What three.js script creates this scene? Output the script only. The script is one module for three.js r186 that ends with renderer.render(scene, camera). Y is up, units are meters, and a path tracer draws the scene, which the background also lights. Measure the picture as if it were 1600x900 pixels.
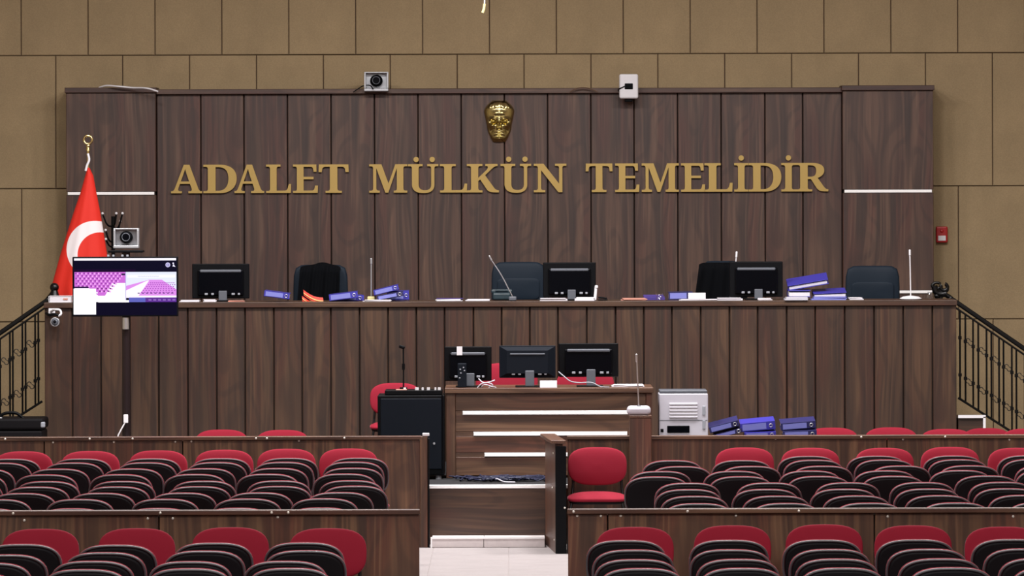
import * as THREE from 'three';
import { RoundedBoxGeometry } from 'three/addons/geometries/RoundedBoxGeometry.js';
import { RectAreaLightUniformsLib } from 'three/addons/lights/RectAreaLightUniformsLib.js';
import { mergeGeometries } from 'three/addons/utils/BufferGeometryUtils.js';
import { FontLoader } from 'three/addons/loaders/FontLoader.js';
import { TextGeometry } from 'three/addons/geometries/TextGeometry.js';

// ---------- camera, exposure ----------
const scene = new THREE.Scene();
scene.background = new THREE.Color(0x000000);
const F = 8000, CX = 800, CY = 312, EYE = 2.78, ROLL = 0.003;
const camera = new THREE.PerspectiveCamera(2 * Math.atan(588 / F) * 180 / Math.PI, 1600 / 1176, 0.5, 120);
camera.position.set(0, EYE, 0);
camera.rotation.z = -ROLL;
camera.setViewOffset(1600, 1176, 0, 276, 1600, 900);     // a shift lens: the horizon lies above the middle
camera.updateProjectionMatrix();
scene.add(camera);
const renderer = new THREE.WebGLRenderer({ antialias: true });
renderer.toneMapping = THREE.LinearToneMapping;
renderer.toneMappingExposure = 1.15;
renderer.shadowMap.enabled = true;
RectAreaLightUniformsLib.init();
// ---------- hall lights: square panels in the ceiling ----------
const CEIL = 7.6, LAMP_X = [-4.2, -1.4, 1.4, 4.2], LAMP_D = [15, 22, 28, 34.5, 41], LAMP_L = [40, 46, 9, 35, 92], LAMP_SIZE = 1.2;   // the lamps over the front rows are dimmed
const LAMP_COLOR = new THREE.Color(1.0, 0.965, 0.96);

// ---------- helpers ----------
let seed = 7;
const rnd = () => { seed = (seed * 1664525 + 1013904223) >>> 0; return seed / 4294967296; };
const rr = (a, b) => a + (b - a) * rnd();
function at(px, py, D) {                    // a point of the place, from where it is seen and how far it stands
  const dx = px - CX, dy = py - CY, x = dx - ROLL * dy, y = dy + ROLL * dx;
  return new THREE.Vector3(x * D / F, EYE - y * D / F, -D);
}
const atX = (px, D, py = 400) => at(px, py, D).x, atY = (py, D, px = 800) => at(px, py, D).y;
const names = {};
function numbered(n) { const k = names[n] = (names[n] ?? -1) + 1; return k ? `${n}_${String(k).padStart(3, '0')}` : n; }
function tag(o, label, category, group) { o.userData.label = label; if (category) o.userData.category = category; if (group) o.userData.group = group; return o; }
function thing(name, label, category, pos = [0, 0, 0], turn = 0, group) {
  const o = new THREE.Group(); o.name = numbered(name); scene.add(o);
  o.position.set(...(pos.isVector3 ? pos.toArray() : pos)); o.rotation.y = turn;
  return tag(o, label, category, group);
}
function mesh(name, geo, mat, parent, pos, rot) {
  const m = new THREE.Mesh(Array.isArray(geo) ? mergeGeometries(geo.map(g => g.index ? g.toNonIndexed() : g).map(strip)) : geo, mat);
  m.name = parent && parent !== scene ? name : numbered(name);
  m.castShadow = m.receiveShadow = true;
  if (pos) m.position.set(...(pos.isVector3 ? pos.toArray() : pos));
  if (rot) m.rotation.set(...rot);
  (parent || scene).add(m); return m;
}
function strip(g) { for (const k of Object.keys(g.attributes)) if (!['position', 'normal', 'uv'].includes(k)) g.deleteAttribute(k); return g; }
function structure(o) { o.userData.kind = 'structure'; return o; }
function uvM(g, mode = 'v', ou = 0, ov = 0, sc = 0.5) {      // uv in metres (map covers 1/sc metres)
  const p = g.attributes.position, n = g.attributes.normal, uv = new Float32Array(p.count * 2);
  for (let i = 0; i < p.count; i++) {
    const ax = Math.abs(n.getX(i)), ay = Math.abs(n.getY(i)), az = Math.abs(n.getZ(i));
    let u, v;
    if (az >= ax && az >= ay) { u = p.getX(i); v = p.getY(i); } else if (ax >= ay) { u = p.getZ(i); v = p.getY(i); } else if (mode === 'v') { u = p.getX(i); v = p.getZ(i); } else { u = p.getX(i); v = p.getZ(i); }
    if (mode === 'h') [u, v] = [v, u];
    uv[i * 2] = (u + ou) * sc; uv[i * 2 + 1] = (v + ov) * sc;
  }
  g.setAttribute('uv', new THREE.BufferAttribute(uv, 2)); return g;
}
function panel(w, h, d, c = 0.004) {         // a board: front edges chamfered, 22 triangles, centred
  const x = w / 2, y = h / 2, z = d / 2, P = [], q = (a, b, cc, dd) => P.push(...a, ...b, ...cc, ...a, ...cc, ...dd);
  const f = [[-x + c, -y + c, z], [x - c, -y + c, z], [x - c, y - c, z], [-x + c, y - c, z]];
  const m = [[-x, -y, z - c], [x, -y, z - c], [x, y, z - c], [-x, y, z - c]];
  const b = [[-x, -y, -z], [x, -y, -z], [x, y, -z], [-x, y, -z]];
  q(...f); for (let i = 0; i < 4; i++) { const j = (i + 1) % 4; q(m[i], m[j], f[j], f[i]); q(b[i], b[j], m[j], m[i]); }
  q(b[1], b[0], b[3], b[2]);
  const g = new THREE.BufferGeometry(); g.setAttribute('position', new THREE.Float32BufferAttribute(P, 3)); g.computeVertexNormals(); 
  g.setAttribute('uv', new THREE.Float32BufferAttribute(new Float32Array(P.length / 3 * 2), 2)); return g;
}
const box = (w, h, d) => new THREE.BoxGeometry(w, h, d);
const rbox = (w, h, d, r = 0.008, s = 2) => new RoundedBoxGeometry(w, h, d, s, Math.min(r, w / 2.01, h / 2.01, d / 2.01));
const T = (g, x = 0, y = 0, z = 0) => g.translate(x, y, z);
const V = (x, y, z) => new THREE.Vector3(x, y, z);
function tube(pts, r, seg = 12, rad = 7) { return new THREE.TubeGeometry(new THREE.CatmullRomCurve3(pts.map(p => p.isVector3 ? p : V(...p))), seg, r, rad); }
function rod(a, b, r, rad = 8) { const A = a.isVector3 ? a : V(...a), B = b.isVector3 ? b : V(...b), d = B.clone().sub(A);
  const g = new THREE.CylinderGeometry(r, r, d.length(), rad); g.applyQuaternion(new THREE.Quaternion().setFromUnitVectors(V(0, 1, 0), d.clone().normalize())); const c = A.clone().add(B).multiplyScalar(.5); return g.translate(c.x, c.y, c.z); }
const cyl = (r1, r2, h, s = 20) => new THREE.CylinderGeometry(r1, r2, h, s);
const sph = (r, a = 16, b = 12) => new THREE.SphereGeometry(r, a, b);
const lathe = (pts, s = 24) => new THREE.LatheGeometry(pts.map(p => new THREE.Vector2(...p)), s);

// ---------- procedural textures ----------
const HN = new Float32Array(4096).map(() => rnd());
const hash = (i, j, k) => HN[((i * 73 + j * 151 + k * 397) % 4096 + 4096) % 4096];
function pn(x, y, px, py, k) {               // periodic value noise on a px by py lattice
  const i = Math.floor(x), j = Math.floor(y), fx = x - i, fy = y - j, sx = fx * fx * (3 - 2 * fx), sy = fy * fy * (3 - 2 * fy);
  const m = (a, n) => ((a % n) + n) % n, a = m(i, px), b = m(i + 1, px), c = m(j, py), d = m(j + 1, py);
  return (hash(a, c, k) * (1 - sx) + hash(b, c, k) * sx) * (1 - sy) + (hash(a, d, k) * (1 - sx) + hash(b, d, k) * sx) * sy;
}
function tex(n, fn, srgb = true) {
  const d = new Uint8Array(n * n * 4);
  for (let y = 0; y < n; y++) for (let x = 0; x < n; x++) { const c = fn(x / n, y / n), o = (y * n + x) * 4; d[o] = c[0]; d[o + 1] = c[1]; d[o + 2] = c[2]; d[o + 3] = 255; }
  const t = new THREE.DataTexture(d, n, n); t.wrapS = t.wrapT = THREE.RepeatWrapping; t.magFilter = THREE.LinearFilter; t.minFilter = THREE.LinearMipmapLinearFilter; t.generateMipmaps = true;
  if (srgb) t.colorSpace = THREE.SRGBColorSpace; t.needsUpdate = true; return t;
}
const mix3 = (a, b, t) => [a[0] + (b[0] - a[0]) * t, a[1] + (b[1] - a[1]) * t, a[2] + (b[2] - a[2]) * t];
const sm = (a, b, x) => { const t = Math.min(1, Math.max(0, (x - a) / (b - a))); return t * t * (3 - 2 * t); };
const woodTex = tex(1024, (u, v) => {        // two metres of dark walnut laminate, grain along v
  const w = (pn(u * 6, v * 2, 6, 2, 1) - .5) * .055 + (pn(u * 18, v * 4, 18, 4, 2) - .5) * .016;
  const X = u + w;
  const broad = pn(X * 24 + 50, v * 2, 24, 2, 3), red = pn(X * 20 + 9, v * 2, 20, 2, 4), mid = pn(X * 64 + 7, v * 2, 64, 2, 5);
  const arch = .5 + .5 * Math.sin(6.2832 * (pn(X * 10, v * 4, 10, 4, 8) * 3.2 + X * 10));
  const streak = pn(X * 120, v * 3, 120, 3, 6), fine = pn((u + w * .5) * 330, v * 10, 330, 10, 7);
  let c = mix3([84, 61, 50], [124, 97, 80], sm(.2, .8, broad * .55 + mid * .45));
  c = mix3(c, [108, 67, 56], sm(.45, .8, red) * .75);
  c = mix3(c, [70, 54, 49], sm(.55, .95, 1 - broad * .6 - mid * .4) * .55);
  c = mix3(c, [66, 47, 40], sm(.55, 1, arch) * .34);
  c = mix3(c, [144, 118, 98], sm(.62, .92, streak) * .5);
  c = mix3(c, [64, 46, 41], sm(.62, .92, 1 - streak) * .42);
  const f = 1 + (fine - .5) * .12; return [c[0] * f, c[1] * f, c[2] * f];
});
const beigeTex = tex(512, (u, v) => { const a = pn(u * 6, v * 6, 6, 6, 11), b = pn(u * 160, v * 160, 160, 160, 12), c = pn(u * 20, v * 12, 20, 12, 13), f = .955 + a * .05 + (b - .5) * .06 + (c - .5) * .03; return [226 * f, 218 * f, 206 * f]; });
const weaveTex = tex(256, (u, v) => { const s = .5 + .25 * Math.sin(u * 6.2832 * 64) * Math.sin(v * 6.2832 * 64) + (pn(u * 128, v * 128, 128, 128, 15) - .5) * .5; const q = 255 * Math.max(0, Math.min(1, s)); return [q, q, q]; }, false);
const tileTex = tex(512, (u, v) => { const a = pn(u * 7, v * 7, 7, 7, 21), b = pn(u * 60, v * 60, 60, 60, 22), f = .965 + a * .035 + (b - .5) * .03; return [236 * f, 229 * f, 227 * f]; });

// ---------- materials ----------
const S = (o) => new THREE.MeshStandardMaterial(o), PH = (o) => new THREE.MeshPhysicalMaterial(o);
const M = {
  wallWood: S({ map: woodTex, color: new THREE.Color(.455, .385, .36), roughness: .5 }),
  benchWood: S({ map: woodTex, color: new THREE.Color(.28, .223, .158), roughness: .48 }),
  pewWood: S({ map: woodTex, color: new THREE.Color(.66, .53, .39), roughness: .45 }),
  riserWood: S({ map: woodTex, color: new THREE.Color(.345, .27, .205), roughness: .45 }), deskWood: S({ map: woodTex, color: new THREE.Color(.80, .70, .58), roughness: .45 }),
  lipWood: S({ map: woodTex, color: new THREE.Color(.66, .56, .46), roughness: .4 }),
  benchLip: S({ map: woodTex, color: new THREE.Color(.36, .30, .235), roughness: .45 }), backing: S({ color: 0x2a1e19, roughness: .9 }),
  beige: S({ map: beigeTex, color: new THREE.Color(.39, .31, .195), roughness: .95, bumpMap: weaveTex, bumpScale: .0008 }),
  wallPlain: S({ color: 0xa2937c, roughness: .95 }), joint: S({ color: 0x5c4636, roughness: 1 }),
  ceiling: S({ color: 0xe4e0da, roughness: .95 }),
  tile: PH({ map: tileTex, color: new THREE.Color(.335, .325, .33), roughness: .6, specularIntensity: .3 }), plinthTile: S({ map: tileTex, color: new THREE.Color(.85, .83, .84), roughness: .4 }), grout: S({ color: 0x9a9290, roughness: .9 }), floorFar: PH({ map: tileTex, color: new THREE.Color(.335, .325, .33), roughness: .6, specularIntensity: .3 }),
  strip: S({ color: 0xffffff, roughness: .3 }), alu: S({ color: 0xc9c9cc, roughness: .3, metalness: .9 }),
  red: PH({ color: new THREE.Color(.21, .0075, .021), roughness: .85, specularIntensity: .4, sheen: 1, sheenColor: new THREE.Color(.8, .55, .6), sheenRoughness: .3, bumpMap: weaveTex, bumpScale: .0005 }),
  shell: PH({ color: 0x0b090c, roughness: .65, specularIntensity: .25 }), lip: PH({ color: 0x39363a, roughness: .5, clearcoat: .5, clearcoatRoughness: .45 }), blackMetal: S({ color: 0x121214, roughness: .35, metalness: .3 }),
  black: PH({ color: 0x07080b, roughness: .45, specularIntensity: .22 }), blackGloss: PH({ color: 0x05060a, roughness: .2, specularIntensity: .22 }), darkBlue: PH({ color: 0x0e131b, roughness: .5, specularIntensity: .22 }),
  leather: PH({ color: 0x17202a, roughness: .55, specularIntensity: .22 }), cloth: PH({ color: 0x050609, roughness: .9, specularIntensity: .15, side: THREE.DoubleSide }),
  greyPlastic: S({ color: 0x50545c, roughness: .45 }), portGrey: S({ color: 0x8b8e96, roughness: .4 }), silver: S({ color: 0xaeb0b4, roughness: .35, metalness: .6 }),
  white: S({ color: 0xd6d4d8, roughness: .5 }), offWhite: S({ color: 0xb4b2bc, roughness: .5 }), paper: S({ color: 0xcbc8ce, roughness: .85 }),
  binder: S({ color: 0x322e92, roughness: .45 }), binderPale: S({ color: 0x6f73b8, roughness: .5 }), binderDark: S({ color: 0x1c1b52, roughness: .5 }),
  gold: S({ color: new THREE.Color(.42, .285, .085), roughness: .42, metalness: .45 }), goldShiny: S({ color: new THREE.Color(.56, .47, .21), roughness: .24, metalness: 1 }),
  brass: S({ color: new THREE.Color(.7, .55, .25), roughness: .25, metalness: 1 }),
  redPlastic: S({ color: 0xa01418, roughness: .35 }), iron: S({ color: 0x0a0a0b, roughness: .35, metalness: .4 }), ironDull: S({ color: 0x2a2620, roughness: .6 }),
  sashRed: S({ color: 0xc0280f, roughness: .6, side: THREE.DoubleSide }), sashGold: S({ color: 0xf0b070, roughness: .5, side: THREE.DoubleSide }),
  navyCable: S({ color: 0x141833, roughness: .5 }), glass: PH({ color: 0xffffff, transmission: 1, thickness: 0, roughness: .05, ior: 1.5 }),
  pink: S({ color: 0xc08878, roughness: .8 }), purple: S({ color: 0x3c2a78, roughness: .5 }), cream: S({ color: 0xcfc38a, roughness: .5 }),
  lampGlow: S({ color: 0x000000, emissive: LAMP_COLOR, emissiveIntensity: 1.4 }), teal: S({ color: 0x1a2c33, roughness: .35 }), deckShade: S({ color: 0x0e0d11, roughness: 1 }), screw: S({ color: 0xdcd6cc, roughness: .3, metalness: .4 }),
};

// ---------- the setting ----------
const WALL_D = 50.3, PAN_D = 50.0;
{ // floor: tiles in the aisle, the rest one slab on either side
  const floor = structure(new THREE.Group()); floor.name = 'floor'; scene.add(floor);
  const px = 1.2, zN = 2, zF = -50.6;
  for (const s of [-1, 1]) { const g = uvM(box(10.4 - px, .2, zN - zF), 'v', 0, 0, 1 / 1.2); mesh('floor_slab', g, M.floorFar, floor, [s * (px + (10.4 - px) / 2), -.1, (zN + zF) / 2]); }
  mesh('screed', box(2 * px, .2, zN - zF), M.grout, floor, [0, -.104, (zN + zF) / 2]);
  const tg = [0, 1, 2, 3].map(i => { const g = panel(.597, .597, .012, .002); uvM(g, 'v', i * .7, i * .3, 1 / 1.2); return g.rotateX(-Math.PI / 2); });
  for (let k = 0; k < 34; k++) for (let i = -2; i < 2; i++) mesh('tile', tg[(k * 3 + i + 4) % 4], M.tile, floor, [i * .6 + .3 - .034, -.006, -23.27 - k * .6]);
}
{
  const back = structure(new THREE.Group()); back.name = 'wall_back'; scene.add(back);
  mesh('wall_core', box(20.8, CEIL, .3), M.joint, back, [0, CEIL / 2, -WALL_D - .175]);
  const pw = 104.55 * WALL_D / F, ph = 208 * WALL_D / F, x0 = atX(33, WALL_D, 60), y0 = atY(87, WALL_D, 33);
  const gs = [0, 1, 2, 3, 4].map(i => uvM(panel(pw - .008, ph - .008, .03, .006), 'v', i * .37, i * .61, .8));
  let k = 0;
  for (let r = -4; r < 5; r++) for (let c = -13; c < 31; c++) {
    const off = (r % 2 === 0) ? 0 : .515, x = x0 + (c + off + .5) * pw, y = y0 + (r + .5) * ph;
    const l = Math.max(-10.24, x - pw / 2 + .004), rt = Math.min(10.24, x + pw / 2 - .004), lo = Math.max(.01, y - ph / 2 + .004), hi = Math.min(CEIL - .01, y + ph / 2 - .004);
    if (rt - l < .03 || hi - lo < .03) continue;
    if (rt - l < pw - .02 || hi - lo < ph - .02) { mesh('wall_panel', uvM(panel(rt - l, hi - lo, .03, .006), 'v', c * .37, r * .61, .8), M.beige, back, [(l + rt) / 2, (lo + hi) / 2, -WALL_D - .012]); continue; }
    mesh('wall_panel', gs[(k++ * 7 + r + 3) % 5], M.beige, back, [x, y, -WALL_D - .012]);
  }
  for (const [n, s] of [['wall_left', -1], ['wall_right', 1]]) structure(mesh(n, box(.3, CEIL, 53), M.wallPlain, scene, [s * 10.4, CEIL / 2, -24.3]));
  structure(mesh('wall_front', box(21, CEIL, .3), M.wallPlain, scene, [0, CEIL / 2, 2.15]));
  structure(mesh('ceiling', box(21, .3, 53), M.ceiling, scene, [0, CEIL + .15, -24.3]));
  for (const [k, D] of LAMP_D.entries()) for (const x of LAMP_X) {
    const l = thing('ceiling_light', 'square white ceiling light panel high above the hall', 'light', [x, CEIL, -D], 0, 'square light panels in the hall ceiling');
    mesh('frame', [T(box(LAMP_SIZE + .08, .05, .04), 0, -.025, LAMP_SIZE / 2 + .02), T(box(LAMP_SIZE + .08, .05, .04), 0, -.025, -LAMP_SIZE / 2 - .02), T(box(.04, .05, LAMP_SIZE), LAMP_SIZE / 2 + .02, -.025, 0), T(box(.04, .05, LAMP_SIZE), -LAMP_SIZE / 2 - .02, -.025, 0)], M.white, l);
    mesh('diffuser', box(LAMP_SIZE, .02, LAMP_SIZE), M.lampGlow, l, [0, -.02, 0]).castShadow = false;
    const a = new THREE.RectAreaLight(LAMP_COLOR, LAMP_L[k], LAMP_SIZE, LAMP_SIZE); a.position.set(0, -.06, 0); a.rotation.x = -Math.PI / 2; l.add(a);
  }
}
// ---------- walnut panelling behind the bench ----------
{
  const w = thing('wall_panelling', 'dark walnut plank panelling with two side pilasters behind the long judges bench', 'panelling');
  const D = PAN_D, yTop = atY(146, D), zF = -D, y0 = .9;
  const js = [245, 314, 381.5, 449.5, 517.5, 585.5, 653.5, 721, 788.5, 856, 923.5, 991, 1059, 1127, 1195.5, 1254.5, 1316];
  for (let i = 0; i < 16; i++) {
    const a = atX(js[i], D, 300) + .006, b = atX(js[i + 1], D, 300) - .006, ww = b - a;
    mesh('plank', uvM(panel(ww, yTop - y0, .03, .003), 'v', rr(0, 2), rr(0, 2)), M.wallWood, w, [(a + b) / 2, (yTop + y0) / 2, zF - .015]);
  }
  const xl = atX(245, D, 300), xr = atX(1316, D, 300);
  mesh('backing', box(xr - xl, yTop - y0, .2), M.backing, w, [(xl + xr) / 2, (yTop + y0) / 2, zF - .135]);
  mesh('cap', uvM(panel(xr - xl, .05, .3, .004), 'h', .3, .4), M.wallWood, w, [(xl + xr) / 2, yTop + .025, zF - .1]);
  for (const [p0, p1, yT] of [[103.5, 243.5, 143], [1317, 1458.5, 143]]) {
    const Dp = D - .1, a = atX(p0, Dp, 300), b = atX(p1, Dp, 300), yt = atY(yT, Dp, p0 < 500 ? 800 : 800), cx = (a + b) / 2;
    const ys1 = atY(300.5, Dp), ys2 = atY(458, Dp), sh = .035, seg = [[y0, ys2 - sh / 2], [ys2 + sh / 2, ys1 - sh / 2], [ys1 + sh / 2, yt]];
    for (const [q0, q1] of seg) mesh('pilaster_board', uvM(panel(b - a, q1 - q0, .36, .004), 'v', rr(0, 2), rr(0, 2)), M.wallWood, w, [cx, (q0 + q1) / 2, -Dp - .18]);
    for (const y of [ys1, ys2]) { mesh('strip_groove', box(b - a - .02, sh, .3), M.backing, w, [cx, y, -Dp - .17]); mesh('white_strip', panel(b - a - .03, sh - .006, .03, .004), M.strip, w, [cx, y, -Dp - .002]).userData.label = 'white inlaid strip'; }
    mesh('cap', uvM(panel(b - a + .02, .05, .4, .004), 'h', .9, .1), M.wallWood, w, [cx, yt + .025, -Dp - .17]);
  }
}
// ---------- letters and mask ----------
{
  const font = await new FontLoader().loadAsync('fonts/droid/droid_serif_bold.typeface.json');
  const words = [['A', 267.5, 316], ['D', 318, 370], ['A', 366.5, 413], ['L', 416, 455], ['E', 458, 497], ['T', 498, 545], null,
    ['M', 577, 636.5], ['Ü', 637.5, 685], ['L', 687.5, 730], ['K', 729.5, 779.5], ['Ü', 782, 830], ['N', 834, 885], null,
    ['T', 915, 957], ['E', 961, 999], ['M', 1002.5, 1060.5], ['E', 1064, 1101.5], ['L', 1100.5, 1144.5], ['İ', 1147, 1169], ['D', 1169.5, 1220.5], ['İ', 1220.5, 1243], ['R', 1243, 1294]];
  const wn = ['first word ADALET', 'middle word MÜLKÜN', 'last word TEMELİDİR']; const ord = ['first', 'second', 'third', 'fourth', 'fifth', 'sixth', 'seventh', 'eighth', 'ninth'];
  let wi = 0, li = 0; const D = PAN_D - .003;
  for (const e of words) {
    if (!e) { wi++; li = 0; continue; }
    const [ch, a, b] = e, base = { 'Ü': 'U', 'İ': 'I' }[ch] ?? ch;
    const g = new TextGeometry(base, { font, size: 1, depth: .1, curveSegments: 8, bevelEnabled: false });
    g.computeBoundingBox(); const bb = g.boundingBox, X0 = atX(a, D, 278), X1 = atX(b, D, 278), yb = atY(300.5, D, 800), yt = atY(256, D, 800);
    const over = 'U'.includes(base) ? .005 : 0;
    g.translate(-bb.min.x, -bb.min.y, 0).scale((X1 - X0) / (bb.max.x - bb.min.x), (yt - yb + over) / (bb.max.y - bb.min.y), .32);
    g.computeVertexNormals();
    const l = thing('wall_letter', `raised gold capital letter ${ch}, ${ord[li]} letter of the ${wn[wi]}`, 'letter', [X0, yb - over, -D]); li++;
    mesh('letter_body', g, M.gold, l);
    const dots = ch === 'Ü' ? [.27, .80] : ch === 'İ' ? [.5] : [];
    for (const f of dots) { const d = cyl(.026, .026, .032, 20).rotateX(Math.PI / 2); mesh('dot', d, M.gold, l, [(X1 - X0) * f, (yt - yb) + .05, .016]); }
  }
  // relief mask
  const P = [], I = [], NU = 56, NV = 72, G = (x, m, s) => Math.exp(-(((x - m) / s) ** 2));
  const c = at(780, 189.5, PAN_D), HW = .148, HH = .206;
  const half = v => v > .45 ? 1 - .58 * Math.pow((v - .45) / .55, 2) : v > -.2 ? .82 + .18 * (v + .2) / .65 : .82 - .42 * Math.pow((-.2 - v) / .8, 1.7);
  for (let j = 0; j <= NV; j++) for (let i = 0; i <= NU; i++) {
    const u = -1 + 2 * i / NU, v = -1 + 2 * j / NV, w = half(v), x = u * w, ax = Math.abs(x);
    const dome = Math.sqrt(Math.max(0, 1 - u * u)) * Math.pow(Math.max(0, 1 - Math.pow(Math.abs(v), 5)), .5);
    let z = .085 * dome, f = 0;
    f += .026 * G(v, .13, .07) * G(ax, .34, .26);                                   // brow ridge
    f -= .046 * G(v, -.03, .085) * G(ax, .36, .19);                                // eye sockets
    f += .011 * G(v, -.05, .035) * G(ax, .36, .12);                                // lids
    f += .055 * G(x, 0, .1) * sm(.14, -.3, v) * sm(-.44, -.33, v);               // nose
    f += .020 * G(v, -.34, .06) * G(ax, .1, .07);                                  // nostrils
    f += .026 * G(v, -.2, .11) * G(ax, .48, .17);                                   // cheekbones
    f -= .014 * G(v, -.45, .13) * G(ax, .5, .14);                                  // hollow cheeks
    f += .013 * G(v, -.5, .035) * G(x, 0, .24) - .012 * G(v, -.56, .022) * G(x, 0, .26) + .013 * G(v, -.615, .035) * G(x, 0, .19);   // lips
    f -= .012 * G(v, -.7, .04) * G(x, 0, .25); f += .03 * G(v, -.82, .08) * G(x, 0, .26);   // chin
    f += .016 * G(v, .38, .13) * G(ax, .2, .22);                                     // forehead
    f += sm(.58, .74, v + .12 * Math.abs(u)) * (.006 + .0022 * Math.sin(x * 15 + v * 7) + .0012 * Math.sin(x * 34 - v * 13));        // combed hair
    f -= .008 * G(v, .24, .02) * G(ax, .12, .12);                                  // frown line
    z += f * Math.min(1, dome * 1.6); P.push(x * HW, v * HH, Math.max(.001, z));
  }
  for (let j = 0; j < NV; j++) for (let i = 0; i < NU; i++) { const a = j * (NU + 1) + i, b = a + 1, d = a + NU + 1, e = d + 1; I.push(a, b, e, a, e, d); }
  const g = new THREE.BufferGeometry(); g.setAttribute('position', new THREE.Float32BufferAttribute(P, 3)); g.setIndex(I); g.computeVertexNormals();
  const m = thing('relief_mask', 'shiny gold relief mask of a stern face mounted above the gold lettering', 'mask', [c.x, c.y, -PAN_D]);
  mesh('face', g, M.goldShiny, m);
}
// ---------- the judges' bench ----------
const BENCH_D = 46, B_TOP = atY(470.6, 46);
{
  const w = thing('judges_bench', 'long dark walnut bench with vertical planks and a flat top, below the gold lettering', 'bench');
  const D = BENCH_D, t = .05, js = [69, 113, 158, 203, 248, 293.5, 338.5, 383, 428, 472, 517, 562, 606.6, 650.7, 694.8, 740, 784, 828, 872, 917, 962, 1006, 1050, 1095, 1140, 1184, 1229.5, 1274, 1320, 1366, 1411.5, 1457, 1495.5];
  for (let i = 0; i < js.length - 1; i++) {
    const a = atX(js[i], D, 560) + .006, b = atX(js[i + 1], D, 560) - .006;
    mesh('plank', uvM(panel(b - a, B_TOP - t, .03, .004), 'v', rr(0, 2), rr(0, 2)), M.benchWood, w, [(a + b) / 2, (B_TOP - t) / 2, -D - .015]);
  }
  const xl = atX(69, D, 560), xr = atX(1495.5, D, 560);
  mesh('backing', box(xr - xl - .02, B_TOP - t, .06), M.backing, w, [(xl + xr) / 2, (B_TOP - t) / 2, -D - .065]);
  for (const x of [xl + .015, xr - .015]) mesh('side_panel', uvM(box(.03, B_TOP - t, .5), 'v', rr(0, 2), 0), M.benchWood, w, [x, (B_TOP - t) / 2, -D - .35]);
  mesh('worktop', uvM(rbox(xr - xl, t, .68, .006), 'h', .3, .2), M.benchLip, w, [(xl + xr) / 2, B_TOP - t / 2, -D + .03 - .34]);
  structure(mesh('platform_1', box(xr - xl - .1, 1.1, 3.3), M.deskWood, scene, [(xl + xr) / 2, .55, -48.35]));
}
// ---------- chairs ----------
function padGeo(hw, hh, n, zf, zb, rim, bend, seg = 40) {   // an upholstered pad: superellipse outline, domed front, rounded rim, curved in plan
  const prof = [[0, zf * 1.0], [.35, zf * .97], [.65, zf * .86], [.85, zf * .66]];
  const R = 5; for (let i = 0; i <= R; i++) { const a = Math.PI / 2 - Math.PI * i / R; prof.push([1 - rim + rim * Math.cos(a), (zf * .5 + zb) / 2 + ((zf * .5 - zb) / 2) * Math.sin(a)]); }
  prof.push([.6, zb], [0, zb]);
  const P = [], I = [], UV = [];
  for (const [r, z] of prof) for (let s = 0; s <= seg; s++) {
    const a = 2 * Math.PI * s / seg, ca = Math.cos(a), sa = Math.sin(a), k = Math.pow(Math.pow(Math.abs(ca), n) + Math.pow(Math.abs(sa), n), -1 / n);
    const x = r * hw * k * ca, y = r * hh * k * sa; P.push(x, y, z + bend * x * x); UV.push(x * 4, y * 4);
  }
  for (let i = 0; i < prof.length - 1; i++) for (let s = 0; s < seg; s++) { const a = i * (seg + 1) + s, b = a + 1, c = a + seg + 1, d = c + 1; I.push(a, c, b, b, c, d); }
  const g = new THREE.BufferGeometry(); g.setAttribute('position', new THREE.Float32BufferAttribute(P, 3)); g.setAttribute('uv', new THREE.Float32BufferAttribute(UV, 2)); g.setIndex(I); g.computeVertexNormals(); return g;
}
const CH_TOP = .813, CH_BACK = .255;
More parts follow.
